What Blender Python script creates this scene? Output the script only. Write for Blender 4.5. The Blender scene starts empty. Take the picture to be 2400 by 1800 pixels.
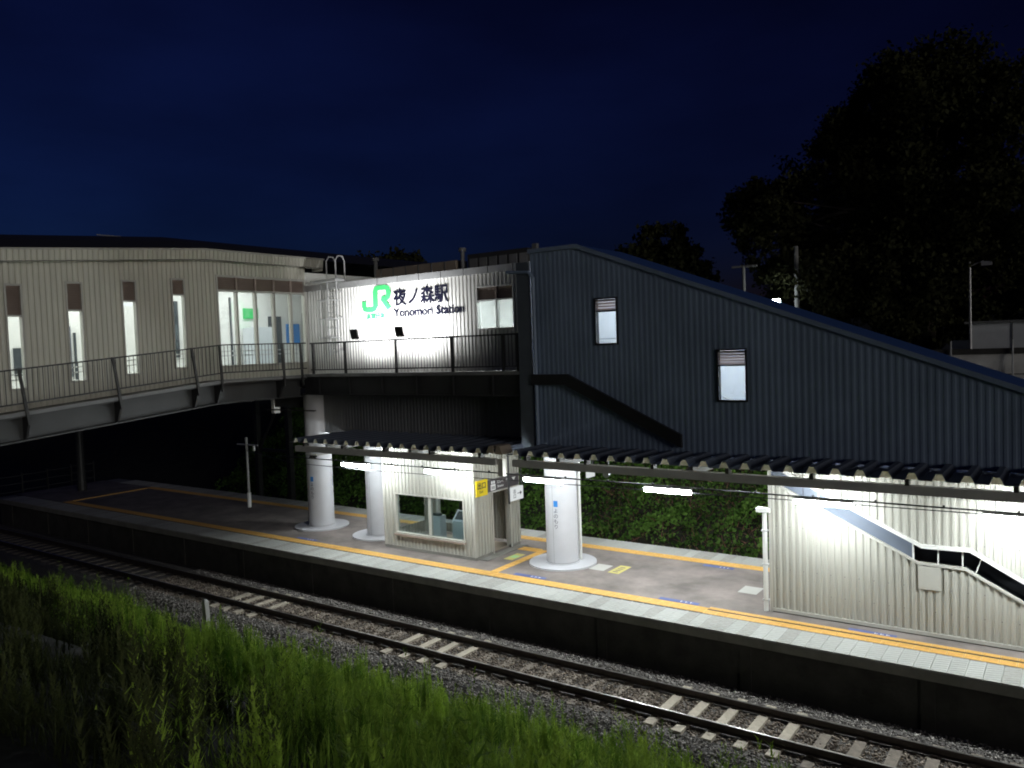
import bpy, math, random
import numpy as np
from mathutils import Matrix, Vector
random.seed(7); rng = np.random.default_rng(7)
S = bpy.context.scene
COL = S.collection

# ------------------------------------------------------------------ camera
# world: X along the track, Y across it (away from the camera), Z up; platform top = 0
CAM = (0.0, 0.0, 6.45)
RT = Vector((0.81335382, 0.58066698, -0.03579709))
DN = Vector((-0.00217308, -0.05849863, -0.99828512))
FW = Vector((-0.58176529, 0.8120368, -0.04631824))
cd = bpy.data.cameras.new('camera'); cam = bpy.data.objects.new('camera', cd); COL.objects.link(cam)
m = Matrix((RT, -DN, -FW)).transposed().to_4x4(); m.translation = CAM
cam.matrix_world = m
cd.sensor_fit = 'HORIZONTAL'; cd.sensor_width = 36; cd.lens = 36 * 1874 / 2400
cd.clip_start = 0.1; cd.clip_end = 3000
S.camera = cam

# ------------------------------------------------------------------ sky, added fill sun, exposure
SUN_EL, SUN_AZ = math.radians(7), math.radians(112)
w = bpy.data.worlds.new('World'); S.world = w; w.use_nodes = True
nt = w.node_tree; nt.nodes.clear()
sky = nt.nodes.new('ShaderNodeTexSky'); sky.sky_type = 'NISHITA'; sky.sun_disc = False
sky.sun_elevation = math.radians(-2); sky.sun_rotation = math.radians(272); sky.altitude = 50
sky.air_density = 1.0; sky.dust_density = 0.3; sky.ozone_density = 6.0
bg = nt.nodes.new('ShaderNodeBackground'); bg.inputs['Strength'].default_value = 0.09
out = nt.nodes.new('ShaderNodeOutputWorld')
tcw = nt.nodes.new('ShaderNodeTexCoord'); mpw = nt.nodes.new('ShaderNodeMapping'); mpw.inputs['Scale'].default_value = (1.6, 1.6, 5.0)
cn = nt.nodes.new('ShaderNodeTexNoise'); cn.inputs['Scale'].default_value = 1.7; cn.inputs['Detail'].default_value = 5
cr = nt.nodes.new('ShaderNodeMapRange'); cr.inputs[1].default_value = 0.3; cr.inputs[2].default_value = 0.7; cr.inputs[3].default_value = 0.72; cr.inputs[4].default_value = 1.25
vm = nt.nodes.new('ShaderNodeVectorMath'); vm.operation = 'SCALE'      # thin uneven cloud over the whole sky
nt.links.new(tcw.outputs['Generated'], mpw.inputs[0]); nt.links.new(mpw.outputs[0], cn.inputs['Vector']); nt.links.new(cn.outputs['Fac'], cr.inputs[0])
nt.links.new(sky.outputs[0], vm.inputs[0]); nt.links.new(cr.outputs[0], vm.inputs['Scale']); nt.links.new(vm.outputs[0], bg.inputs[0]); nt.links.new(bg.outputs[0], out.inputs[0])
sd = bpy.data.lights.new('fill_sun', 'SUN'); so = bpy.data.objects.new('fill_sun', sd); COL.objects.link(so)
sd.energy = 0.40; sd.angle = math.radians(18); sd.color = (1.0, 0.97, 0.92)  # weak sun added as fill, aimed to brighten the passage wall
sdir = Vector((math.cos(SUN_EL) * math.sin(SUN_AZ), math.cos(SUN_EL) * math.cos(SUN_AZ), math.sin(SUN_EL)))
so.rotation_euler = (-sdir).to_track_quat('-Z', 'Y').to_euler()
S.view_settings.view_transform = 'Standard'; S.view_settings.look = 'None'
S.view_settings.exposure = 0.2; S.view_settings.gamma = 1.0; S.view_settings.use_curve_mapping = False
S.render.engine = 'CYCLES'
S.cycles.use_denoising = True
S.cycles.max_bounces = 7; S.cycles.diffuse_bounces = 4; S.cycles.transparent_max_bounces = 12
S.cycles.sample_clamp_indirect = 4.0
S.cycles.use_light_tree = True
S.cycles.filter_width = 1.9

# ------------------------------------------------------------------ materials
M = {}
def mat(name, col, rough=0.7, metal=0.0, var=0.12, scale=3.0, bump=0.0, bscale=40.0, col2=None, stretch=None, spec=0.5):
    m = bpy.data.materials.new(name); m.use_nodes = True; t = m.node_tree; b = t.nodes['Principled BSDF']
    b.inputs['Roughness'].default_value = rough; b.inputs['Metallic'].default_value = metal
    b.inputs['Specular IOR Level'].default_value = spec
    tc = t.nodes.new('ShaderNodeTexCoord'); vec = tc.outputs['Object']
    if stretch:
        mp = t.nodes.new('ShaderNodeMapping'); mp.inputs['Scale'].default_value = stretch
        t.links.new(vec, mp.inputs[0]); vec = mp.outputs[0]
    n = t.nodes.new('ShaderNodeTexNoise'); n.inputs['Scale'].default_value = scale; n.inputs['Detail'].default_value = 6; n.inputs['Roughness'].default_value = 0.65
    t.links.new(vec, n.inputs['Vector'])
    r = t.nodes.new('ShaderNodeValToRGB')
    a = [c * (1 - var) for c in col]; z = list(col2) if col2 else [min(1, c * (1 + var)) for c in col]
    r.color_ramp.elements[0].color = (*a, 1); r.color_ramp.elements[1].color = (*z, 1)
    r.color_ramp.elements[0].position = 0.32; r.color_ramp.elements[1].position = 0.68
    t.links.new(n.outputs['Fac'], r.inputs[0]); t.links.new(r.outputs[0], b.inputs['Base Color'])
    if bump:
        n2 = t.nodes.new('ShaderNodeTexNoise'); n2.inputs['Scale'].default_value = bscale; n2.inputs['Detail'].default_value = 4
        t.links.new(tc.outputs['Object'], n2.inputs['Vector'])
        bp = t.nodes.new('ShaderNodeBump'); bp.inputs['Strength'].default_value = bump; bp.inputs['Distance'].default_value = 0.02
        t.links.new(n2.outputs['Fac'], bp.inputs['Height']); t.links.new(bp.outputs[0], b.inputs['Normal'])
    M[name] = m; return m
def emit(name, col, strength):
    m = bpy.data.materials.new(name); m.use_nodes = True; t = m.node_tree; t.nodes.clear()
    e = t.nodes.new('ShaderNodeEmission'); e.inputs[0].default_value = (*col, 1); e.inputs[1].default_value = strength
    o = t.nodes.new('ShaderNodeOutputMaterial'); t.links.new(e.outputs[0], o.inputs[0]); M[name] = m
def glass(name, tint=(0.9, 0.95, 0.95), ior=1.5):
    m = bpy.data.materials.new(name); m.use_nodes = True; t = m.node_tree; t.nodes.clear()
    tr = t.nodes.new('ShaderNodeBsdfTransparent'); tr.inputs[0].default_value = (*tint, 1)
    gl = t.nodes.new('ShaderNodeBsdfGlossy'); gl.inputs['Roughness'].default_value = 0.02
    lw = t.nodes.new('ShaderNodeLayerWeight'); pw_ = t.nodes.new('ShaderNodeMath'); pw_.operation = 'POWER'; pw_.inputs[1].default_value = 4.0
    fr = t.nodes.new('ShaderNodeMath'); fr.operation = 'MULTIPLY_ADD'; fr.inputs[1].default_value = 0.9; fr.inputs[2].default_value = 0.06 * (ior - 0.5)
    t.links.new(lw.outputs['Facing'], pw_.inputs[0]); t.links.new(pw_.outputs[0], fr.inputs[0])
    mx = t.nodes.new('ShaderNodeMixShader'); o = t.nodes.new('ShaderNodeOutputMaterial')
    t.links.new(fr.outputs[0], mx.inputs[0]); t.links.new(tr.outputs[0], mx.inputs[1]); t.links.new(gl.outputs[0], mx.inputs[2])
    t.links.new(mx.outputs[0], o.inputs[0]); M[name] = m
def foliage(name, dark, light, rough=0.6, trans=0.25):
    m = bpy.data.materials.new(name); m.use_nodes = True; t = m.node_tree; b = t.nodes['Principled BSDF']
    b.inputs['Roughness'].default_value = rough; b.inputs['Specular IOR Level'].default_value = 0.06
    at = t.nodes.new('ShaderNodeAttribute'); at.attribute_name = 'tint'
    r = t.nodes.new('ShaderNodeValToRGB'); r.color_ramp.elements[0].color = (*dark, 1); r.color_ramp.elements[1].color = (*light, 1)
    t.links.new(at.outputs['Fac'], r.inputs[0]); t.links.new(r.outputs[0], b.inputs['Base Color'])
    tl = t.nodes.new('ShaderNodeBsdfTranslucent'); t.links.new(r.outputs[0], tl.inputs[0])
    mx = t.nodes.new('ShaderNodeMixShader'); mx.inputs[0].default_value = trans
    t.links.new(b.outputs[0], mx.inputs[1]); t.links.new(tl.outputs[0], mx.inputs[2])
    t.links.new(mx.outputs[0], t.nodes['Material Output'].inputs[0]); M[name] = m

STR = (1, 1, 0.08)
mat('cream_siding', (0.41, 0.398, 0.352), 0.45, var=0.025, scale=5, stretch=STR)
mat('olive_siding', (0.585, 0.568, 0.485), 0.45, var=0.08, scale=5, stretch=STR)
mat('white_siding', (0.66, 0.65, 0.62), 0.42, var=0.05, scale=5, stretch=STR)
mat('slate_siding', (0.20, 0.26, 0.36), 0.5, var=0.16, scale=0.9, stretch=(1, 1, 0.5))
mat('slate_dark', (0.085, 0.10, 0.12), 0.6, var=0.1)
mat('grey_siding', (0.17, 0.175, 0.185), 0.55, var=0.10, scale=4, stretch=STR)
mat('white_trim', (0.70, 0.69, 0.66), 0.4, var=0.05)
mat('cream_trim', (0.46, 0.445, 0.40), 0.4, var=0.06)
mat('navy_roof', (0.06, 0.13, 0.36), 0.4, var=0.08)
mat('dark_roof', (0.025, 0.025, 0.03), 0.6)
mat('dark_steel', (0.035, 0.034, 0.033), 0.5, var=0.2)
mat('black_steel', (0.018, 0.018, 0.02), 0.45, var=0.2)
mat('grey_steel', (0.16, 0.16, 0.16), 0.5, var=0.15)
mat('beam_paint', (0.46, 0.45, 0.44), 0.5, var=0.12, scale=2)
mat('girder_paint', (0.043, 0.044, 0.045), 0.5, var=0.15, scale=1.2)
mat('stringer_paint', (0.12, 0.138, 0.175), 0.4, var=0.05)
mat('galvanised', (0.55, 0.55, 0.55), 0.35, metal=0.5, var=0.1)
mat('brown_louver', (0.33, 0.26, 0.22), 0.5, var=0.1)
mat('asphalt', (0.19, 0.162, 0.148), 0.85, var=0.36, scale=0.9, bump=0.25, bscale=90)
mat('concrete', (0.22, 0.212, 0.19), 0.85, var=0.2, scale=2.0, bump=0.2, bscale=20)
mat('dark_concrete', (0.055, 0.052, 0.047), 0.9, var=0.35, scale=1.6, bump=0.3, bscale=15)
mat('coping_tile', (0.34, 0.34, 0.315), 0.7, var=0.10, scale=9)
mat('tactile_yellow', (0.70, 0.41, 0.11), 0.65, var=0.12, scale=6)
mat('groove_black', (0.03, 0.022, 0.018), 0.8)
mat('column_white', (0.55, 0.545, 0.57), 0.45, var=0.03)
mat('rail_steel', (0.05, 0.036, 0.03), 0.6, var=0.3, scale=8)
mat('rail_head', (0.30, 0.28, 0.26), 0.3, metal=0.8, var=0.2, scale=8)
mat('sleeper_clean', (0.47, 0.41, 0.325), 0.85, var=0.18, scale=9, bump=0.2)
mat('sleeper_dusty', (0.22, 0.185, 0.15), 0.9, var=0.3, scale=7, bump=0.3)
mat('soil', (0.022, 0.022, 0.014), 0.95, var=0.4, scale=2, bump=0.5, bscale=8)
mat('gravel_bed', (0.12, 0.108, 0.10), 0.95, var=0.6, scale=30, bump=1.0, bscale=45)
mat('interior_white', (0.75, 0.75, 0.73), 0.7, var=0.03)
mat('interior_tan', (0.33, 0.27, 0.21), 0.6, var=0.06)
mat('void_shade', (0.06, 0.063, 0.075), 0.9)
mat('machine_white', (0.62, 0.66, 0.70), 0.35, var=0.03)
mat('machine_dark', (0.05, 0.06, 0.07), 0.3)
mat('sign_yellow', (0.80, 0.60, 0.01), 0.4, var=0.03)
mat('sign_dark', (0.075, 0.065, 0.07), 0.4, var=0.05)
mat('sign_white', (0.80, 0.80, 0.78), 0.4, var=0.02)
mat('ink_black', (0.02, 0.02, 0.035), 0.5)
mat('ink_navy', (0.008, 0.008, 0.022), 0.9, spec=0.1)
mat('logo_green', (0.05, 0.44, 0.13), 0.4, var=0.03)
mat('sign_blue', (0.03, 0.20, 0.55), 0.4, var=0.04)
mat('floor_blue', (0.07, 0.10, 0.26), 0.6, var=0.08)
mat('plate_white', (0.44, 0.43, 0.40), 0.6, var=0.05)
mat('plate_yellow', (0.52, 0.45, 0.14), 0.6, var=0.05)
mat('plate_green', (0.35, 0.58, 0.25), 0.6, var=0.05)
mat('bark', (0.06, 0.045, 0.035), 0.9, var=0.3, scale=4, bump=0.6, bscale=12)
mat('pole_concrete', (0.22, 0.22, 0.21), 0.8, var=0.15)
mat('wall_concrete', (0.68, 0.66, 0.62), 0.85, var=0.18, scale=0.8)
mat('shed_white', (0.62, 0.64, 0.66), 0.6, var=0.10, scale=0.6)
mat('upper_asphalt', (0.06, 0.06, 0.06), 0.9, var=0.2)
emit('tube_light', (0.90, 0.98, 1.0), 200.0)
emit('room_light', (1.0, 0.98, 0.95), 24.0); emit('hall_light', (0.97, 1.0, 1.0), 90.0)
emit('stair_light', (0.98, 0.98, 0.97), 40.0)
emit('street_bulb', (0.85, 0.95, 1.0), 60.0)
emit('sign_glow', (0.95, 1.0, 1.0), 0.62)
foliage('closure_strip', (0.95, 0.92, 0.82), (0.95, 0.92, 0.82), trans=0.9); glass('window_glass'); glass('kiosk_glass', (0.72, 0.78, 0.78), 1.6)
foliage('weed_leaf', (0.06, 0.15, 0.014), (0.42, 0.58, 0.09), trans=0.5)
foliage('shaded_weed_leaf', (0.025, 0.034, 0.013), (0.12, 0.14, 0.05), trans=0.4)  # dull brownish weed colour, darkened to carry the foreground shade
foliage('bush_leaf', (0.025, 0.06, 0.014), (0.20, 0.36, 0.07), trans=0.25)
foliage('tree_leaf', (0.028, 0.031, 0.014), (0.046, 0.047, 0.020), trans=0.15)
foliage('stone_rusty', (0.085, 0.068, 0.056), (0.56, 0.47, 0.385), rough=0.85, trans=0.0)
foliage('stone', (0.085, 0.077, 0.073), (0.62, 0.57, 0.52), rough=0.85, trans=0.0)

# ------------------------------------------------------------------ mesh helpers
class MB:
    def __init__(s): s.v = []; s.f = []
    def add(s, vs, fs):
        o = len(s.v); s.v += [tuple(map(float, p)) for p in vs]; s.f += [tuple(i + o for i in f) for f in fs]; return s
    BF = [(0, 3, 2, 1), (4, 5, 6, 7), (0, 1, 5, 4), (1, 2, 6, 5), (2, 3, 7, 6), (3, 0, 4, 7)]
    def box(s, x0, x1, y0, y1, z0, z1):
        return s.add([(x0, y0, z0), (x1, y0, z0), (x1, y1, z0), (x0, y1, z0), (x0, y0, z1), (x1, y0, z1), (x1, y1, z1), (x0, y1, z1)], MB.BF)
    def pbox(s, place, u0, u1, d0, d1, z0, z1, z0b=None, z1b=None):
        """box in a wall's own (along, out, up) frame; z0b/z1b = heights at the far end"""
        z0b = z0 if z0b is None else z0b; z1b = z1 if z1b is None else z1b
        P = [(u0, d0, z0), (u1, d0, z0b), (u1, d1, z0b), (u0, d1, z0), (u0, d0, z1), (u1, d0, z1b), (u1, d1, z1b), (u0, d1, z1)]
        return s.add([place(*p) for p in P], MB.BF)
    def cyl(s, p0, p1, r0, r1=None, n=12, caps=True):
        r1 = r0 if r1 is None else r1; p0 = Vector(p0); p1 = Vector(p1); d = (p1 - p0).normalized()
        a = d.orthogonal().normalized(); b = d.cross(a); vs = []
        for p, r in ((p0, r0), (p1, r1)):
            for k in range(n):
                t = 2 * math.pi * k / n; vs.append(p + a * (r * math.cos(t)) + b * (r * math.sin(t)))
        fs = [(k, (k + 1) % n, n + (k + 1) % n, n + k) for k in range(n)]
        if caps: fs += [tuple(range(n - 1, -1, -1)), tuple(range(n, 2 * n))]
        return s.add(vs, fs)
    def tube(s, pts, r, n=8):
        for a, b in zip(pts[:-1], pts[1:]): s.cyl(a, b, r, r, n)
        return s
    def prism(s, poly, ex):
        n = len(poly); ex = Vector(ex); q = [Vector(p) for p in poly]
        return s.add(q + [p + ex for p in q], [tuple(range(n - 1, -1, -1)), tuple(range(n, 2 * n))] + [(k, (k + 1) % n, n + (k + 1) % n, n + k) for k in range(n)])
    def build(s, name, material, parent=None, smooth=False, local=False):
        me = bpy.data.meshes.new(name); me.from_pydata(s.v, [], s.f); me.update()
        me.materials.append(M[material] if isinstance(material, str) else material)
        if smooth:
            for p in me.polygons: p.use_smooth = True
        return link(name, me, parent, local)
def split(mb, name, material, parent=None, local=False):
    """every separate piece of mb becomes an object of its own"""
    par = list(range(len(mb.v)))
    def find(i):
        while par[i] != i: par[i] = par[par[i]]; i = par[i]
        return i
    for f in mb.f:
        for i in f[1:]: par[find(i)] = find(f[0])
    groups = {}
    for f in mb.f: groups.setdefault(find(f[0]), []).append(f)
    for fs in groups.values():
        ids = sorted({i for f in fs for i in f}); k = {i: n for n, i in enumerate(ids)}
        p = MB(); p.v = [mb.v[i] for i in ids]; p.f = [tuple(k[i] for i in f) for f in fs]; p.build(name, material, parent, local=local)
def link(name, me, parent=None, local=False):
    o = bpy.data.objects.new(name, me); COL.objects.link(o)
    if parent is not None:
        o.parent = parent
        if not local: o.matrix_parent_inverse = world_of(parent).inverted()
    return o
def world_of(o):
    mw = Matrix.Translation(o.location) @ o.rotation_euler.to_matrix().to_4x4()
    return (world_of(o.parent) @ o.matrix_parent_inverse @ mw) if o.parent else mw
def tag(o, label=None, cat=None, group=None, kind=None):
    if label: o['label'] = label
    if cat: o['category'] = cat
    if group: o['group'] = group
    if kind: o['kind'] = kind
    return o
def thing(name, label, cat, loc=(0, 0, 0), group=None):
    o = bpy.data.objects.new(name, None); COL.objects.link(o); o.location = loc; o.empty_display_size = 0.2
    return tag(o, label, cat, group)
def copy_tree(o, parent=None):
    c = o.copy(); COL.objects.link(c)
    if parent is not None: c.parent = parent
    for ch in list(o.children): copy_tree(ch, c)
    return c
def one(name, mb, material, label, cat, group=None, smooth=False): return tag(mb.build(name, material, smooth=smooth), label, cat, group)
def fast_mesh(name, V, F, material, tint=None):
    """V (n,3), F (m,3) triangles"""
    me = bpy.data.meshes.new(name); me.vertices.add(len(V)); me.vertices.foreach_set('co', np.ascontiguousarray(V, np.float32).ravel())
    me.loops.add(F.size); me.loops.foreach_set('vertex_index', np.ascontiguousarray(F, np.int32).ravel())
    me.polygons.add(len(F)); me.polygons.foreach_set('loop_start', np.arange(0, F.size, 3, dtype=np.int32))
    me.update(calc_edges=True)
    if tint is not None:
        a = me.attributes.new('tint', 'FLOAT', 'POINT'); a.data.foreach_set('value', np.ascontiguousarray(tint, np.float32))
    me.materials.append(M[material]); return me
def text(name, body, size, place, material, parent, extrude=0.01, bold=0.0, align='LEFT', sx=1.0, local=False):
    """flat lettering; place maps (along, out, up) to the world; origin at baseline left"""
    cu = bpy.data.curves.new(name, 'FONT'); cu.body = body; cu.size = size; cu.extrude = extrude; cu.offset = bold; cu.align_x = align
    cu.resolution_u = 3
    ob = bpy.data.objects.new(name, cu); COL.objects.link(ob)
    me = bpy.data.meshes.new_from_object(ob.evaluated_get(bpy.context.evaluated_depsgraph_get()))
    bpy.data.objects.remove(ob); bpy.data.curves.remove(cu)
    for v in me.vertices: v.co = place(v.co.x * sx, v.co.z, v.co.y)
    me.materials.clear(); me.materials.append(M[material]); me.name = name
    return link(name, me, parent, local)
def corr(place, u0, u1, lo, hi, openings=(), knees=(), pitch=0.15, depth=0.03):
    """ribbed metal siding between lo(u) and hi(u) with openings (ua, ub, lo, hi)"""
    fn = lambda q: q if callable(q) else (lambda u: q)
    lo, hi = fn(lo), fn(hi); ops = [(a, b, fn(c), fn(d)) for a, b, c, d in openings]
    pu = np.array([0, 0.37, 0.50, 0.87, 1.0]) * pitch; pd = np.array([1, 1, 0, 0, 1.0]) * depth
    dd = lambda u: float(np.interp((u - u0) % pitch, pu, pd))
    us = {u0, u1}; k = 0
    while u0 + k * pitch < u1:
        for q in pu[:4]:
            if u0 + k * pitch + q < u1: us.add(u0 + k * pitch + q)
        k += 1
    for a, b, _, _ in ops: us |= {x for x in (a, b) if u0 < x < u1}
    us |= {x for x in knees if u0 < x < u1}
    us = sorted(us); us = [us[0]] + [b for a, b in zip(us[:-1], us[1:]) if b - a > 1e-5]
    mb = MB()
    for a, b in zip(us[:-1], us[1:]):
        mid = (a + b) / 2; iv = [(lo(a), lo(b), hi(a), hi(b))]
        for oa, ob_, ol, oh in ops:
            if oa - 1e-6 <= mid <= ob_ + 1e-6:
                nv = []
                for (la, lb, ha, hb) in iv:
                    p = (la, lb, min(ha, ol(a)), min(hb, ol(b))); q = (max(la, oh(a)), max(lb, oh(b)), ha, hb)
                    for r in (p, q):
                        if r[2] + r[3] - r[0] - r[1] > 1e-4: nv.append(r)
                iv = nv
        e = 1e-6
        da, db = dd(a + e), dd(b - e)
        for (la, lb, ha, hb) in iv: mb.add([place(a, da, la), place(b, db, lb), place(b, db, hb), place(a, da, ha)], [(0, 1, 2, 3)])
    return mb
def PY(Y): return lambda u, d, z: (u, Y - d, z)        # wall facing the camera side
def PX(X): return lambda u, d, z: (X + d, u, z)        # wall facing right
def window(parent, place, u0, u1, z0, z1, louver=None, mull=(), frame=0.05, fm='white_trim', out=0.05, glassm='window_glass', depth=0.12, backing=True):
    """framed pane with an optional louver band (louver = its lower edge)"""
    f = MB(); o = out
    f.pbox(place, u0 - frame, u0, -depth, o, z0 - frame, z1 + frame); f.pbox(place, u1, u1 + frame, -depth, o, z0 - frame, z1 + frame)
    f.pbox(place, u0, u1, -depth, o + 0.02, z0 - frame, z0); f.pbox(place, u0, u1, -depth, o, z1, z1 + frame)
    zt = z1 if louver is None else louver
    if louver is not None: f.pbox(place, u0, u1, -depth, o - 0.01, louver - frame * 0.9, louver)
    for q in mull: f.pbox(place, q - frame / 2, q + frame / 2, -depth, o - 0.012, z0, zt - (frame * 0.9 if louver is not None else 0))
    wn = f.build('window', fm, parent)
    MB().pbox(place, u0, u1, -0.06, -0.05, z0, zt).build('pane', glassm, wn)
    if louver is not None:
        l = MB(); n = max(3, int((z1 - louver) / 0.065)); h = (z1 - louver) / n
        if backing: l.pbox(place, u0, u1, -0.09, -0.08, louver, z1)
        c_h = 1.0 if backing else 0.88
        for k in range(n): l.add([place(u0, 0.015, louver + k * h), place(u1, 0.015, louver + k * h), place(u1, -0.05, louver + (k + c_h) * h), place(u0, -0.05, louver + (k + c_h) * h)], [(0, 1, 2, 3)])
        for q in mull: l.pbox(place, q - frame / 2, q + frame / 2, -0.05, o - 0.012, louver, z1)
        l.build('louver', 'brown_louver', wn)
    return wn
def lamp_obj(kind, name, loc, aim, energy, parent=None, size=None, blend=0.5, color=(1, 1, 1), radius=0.05):
    d = bpy.data.lights.new(name, kind); d.energy = energy; d.color = color
    if kind == 'SPOT': d.spot_size = size; d.spot_blend = blend; d.shadow_soft_size = radius
    o = bpy.data.objects.new(name, d); COL.objects.link(o)
    o.rotation_euler = (Vector(aim)).to_track_quat('-Z', 'Y').to_euler(); o.location = loc
    if parent is not None:
        o.parent = parent; o.matrix_parent_inverse = world_of(parent).inverted()
    return o

# ------------------------------------------------------------------ terrain
YS = [-400, -60, -6, 0.5, 3, 6, 9, 11.5, 12.9, 13.5, 16.9, 23, 26.6, 27.4, 30, 33.5, 36, 60, 140, 1500]
ZS = [4.8, 4.8, 4.85, 4.75, 3.95, 2.35, 0.75, -0.65, -1.22, -1.33, -1.36, -1.36, -1.34, -1.0, 0.9, 3.3, 3.75, 3.7, 3.6, 3.6]
def ground_z(y): return float(np.interp(y, YS, ZS))
ya = sorted(set([float(y) for y in YS] + list(np.arange(1, 13, 0.7)) + list(np.arange(27, 36, 0.9))))
xa = [-900, -300, -120] + list(np.arange(-60, 14, 1.5)) + [40, 120, 300, 900]
g = MB(); nx = len(xa)
for y in ya:
    for x in xa:
        j = 0.0
        if 1 < y < 12.5 or 27.4 < y < 35: j = 0.12 * math.sin(x * 0.9 + y * 1.3) + 0.08 * math.sin(x * 2.3 - y * 0.7)
        g.v.append((x, y, ground_z(y) + j))
g.f = [(i * nx + k, i * nx + k + 1, (i + 1) * nx + k + 1, (i + 1) * nx + k) for i in range(len(ya) - 1) for k in range(nx - 1)]
tag(g.build('ground', 'soil', smooth=True), kind='structure')

hb_ = MB(); hx = list(np.arange(-700, 500, 25.0))  # ridge added to hide the reddish sky glow at the horizon
for x in hx:
    h_ = 15 + 3.5 * math.sin(x * .013) + 2.0 * math.sin(x * .041 + 1) + 1.2 * math.sin(x * .11)
    hb_.v += [(x, 215, 3.5), (x, 250, h_), (x, 330, h_ + 2), (x, 420, 3.5)]
hb_.f = [(4 * i + k, 4 * i + 4 + k, 4 * i + 5 + k, 4 * i + 1 + k) for i in range(len(hx) - 1) for k in range(3)]
tag(hb_.build('horizon_screen', 'soil', smooth=True), kind='structure')

# ------------------------------------------------------------------ railway track
track = tag(bpy.data.objects.new('railway_track', None), kind='structure'); COL.objects.link(track)
RZ = -0.95
b = MB(); b.prism([(0, 13.2, -1.34), (0, 13.75, -1.16), (0, 16.4, -1.16), (0, 16.95, -1.34)], (150, 0, 0))
for i, p in enumerate(b.v): b.v[i] = (p[0] - 140, p[1], p[2])
b.build('ballast_bed', 'gravel_bed', track)
for yc in (14.49, 15.62):
    r = MB(); z0 = RZ - 0.153
    r.prism([(-140, yc + dy, z0 + dz) for dy, dz in [(-.064, 0), (.064, 0), (.064, .012), (.012, .03), (.009, .105), (.0325, .118), (.0325, .148), (-.0325, .148), (-.0325, .118), (-.009, .105), (-.012, .03), (-.064, .012)]], (150, 0, 0))
    ro = r.build('rail', 'rail_steel', track)
    MB().box(-140, 10, yc - 0.022, yc + 0.022, RZ - 0.0045, RZ).build('running_surface', 'rail_head', ro)
def sleeper_mesh(name, mtl):
    s = MB(); L = 1.0
    s.prism([(-.12, -L, -.17), (.12, -L, -.17), (.10, -L, 0), (-.10, -L, 0)], (0, 2 * L, 0))
    o = s.build(name, mtl); me = o.data; bpy.data.objects.remove(o); return me
mc, md = sleeper_mesh('sleeper_clean', 'sleeper_clean'), sleeper_mesh('sleeper_dusty', 'sleeper_dusty')
for k in range(-8, 62):
    x = -4.62 - 0.61 * k
    clean = any(a <= x <= b_ for a, b_ in ((-22.0, -19.6), (-14.6, -12.3), (-7.2, -4.4)))
    s = link('sleeper', mc if clean else md, track)
    s.location = (x, 15.06, -1.105 if clean else (-1.125 if x > -4 else -1.142)); s.rotation_euler[2] = random.uniform(-.012, .012)
for k in range(-4, 45):
    for yc in (14.49, 15.62):
        pass
# ballast stones
def stones(n, xr, yr, size):
    x = rng.uniform(*xr, n); y = rng.uniform(*yr, n)
    z = np.interp(y, [13.0, 13.3, 13.75, 16.4, 16.95], [-1.3, -1.27, -1.16, -1.16, -1.31])
    for yc in (14.49, 15.62):
        keep = np.abs(y - yc) > 0.085; x, y, z = x[keep], y[keep], z[keep]
    # keep the tops of clean sleepers bare
    k = np.round((-4.62 - x) / 0.61); dx = np.abs(x - (-4.62 - 0.61 * k))
    cl = ((x > -22.1) & (x < -19.5)) | ((x > -14.7) & (x < -12.2)) | ((x > -7.3) & (x < -4.3)) | (x > -4.3)
    bare = (dx < 0.12) & cl & (np.abs(y - 15.06) < 1.0); keep = ~(bare & (rng.random(len(x)) < 0.93)); x, y, z = x[keep], y[keep], z[keep]
    n = len(x); base = np.array([(1, 0, 0), (-1, 0, 0), (0, 1, 0), (0, -1, 0), (0, 0, 1), (0, 0, -1)], float)
    F0 = np.array([(0, 2, 4), (2, 1, 4), (1, 3, 4), (3, 0, 4), (2, 0, 5), (1, 2, 5), (3, 1, 5), (0, 3, 5)])
    s = rng.uniform(0.55, 1.35, n) * size
    V = base[None] * rng.uniform(0.65, 1.2, (n, 6, 1)) + rng.normal(0, 0.18, (n, 6, 3))
    a = rng.uniform(0, 6.28, (n, 3)); 
    def rot(V, ax, t):
        c, s_ = np.cos(t)[:, None], np.sin(t)[:, None]; i, j = [(1, 2), (2, 0), (0, 1)][ax]
        p, q = V[:, :, i].copy(), V[:, :, j].copy(); V[:, :, i] = c * p - s_ * q; V[:, :, j] = s_ * p + c * q
    for ax in range(3): rot(V, ax, a[:, ax])
    V *= s[:, None, None]; V[:, :, 2] *= 0.8
    V += np.stack([x, y, z + rng.uniform(-0.01, 0.03, n)], 1)[:, None]
    F = F0[None] + (np.arange(n) * 6)[:, None, None]
    # rusty dust between the rails, clean grey on the shoulder
    t = np.clip(rng.beta(1.3, 3.0, n), 0, 1); return V.reshape(-1, 3), F.reshape(-1, 3), np.repeat(t, 6)
V, F, T = stones(50000, (-26, 1.0), (13.0, 16.7), 0.032)
fy = V[F[:, 0], 1]; mid_ = (fy > 14.1) & (fy < 15.95)
for nm, mk, mt_ in (('ballast_stones', ~mid_, 'stone'), ('rusty_ballast_stones', mid_, 'stone_rusty')):
    ids, inv = np.unique(F[mk].ravel(), return_inverse=True); tag(link(nm, fast_mesh(nm, V[ids], inv.reshape(-1, 3), mt_, T[ids]), track), kind='stuff')
fc = MB()
for k in range(-8, 44):
    for yc in (14.49, 15.62):
        for d_ in (-.075, .075): fc.box(-4.62 - .61 * k - .05, -4.62 - .61 * k + .05, yc + d_ - .022, yc + d_ + .022, -1.13, -1.07)
tag(fc.build('rail_fastenings', 'rail_steel', track), kind='stuff')

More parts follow.
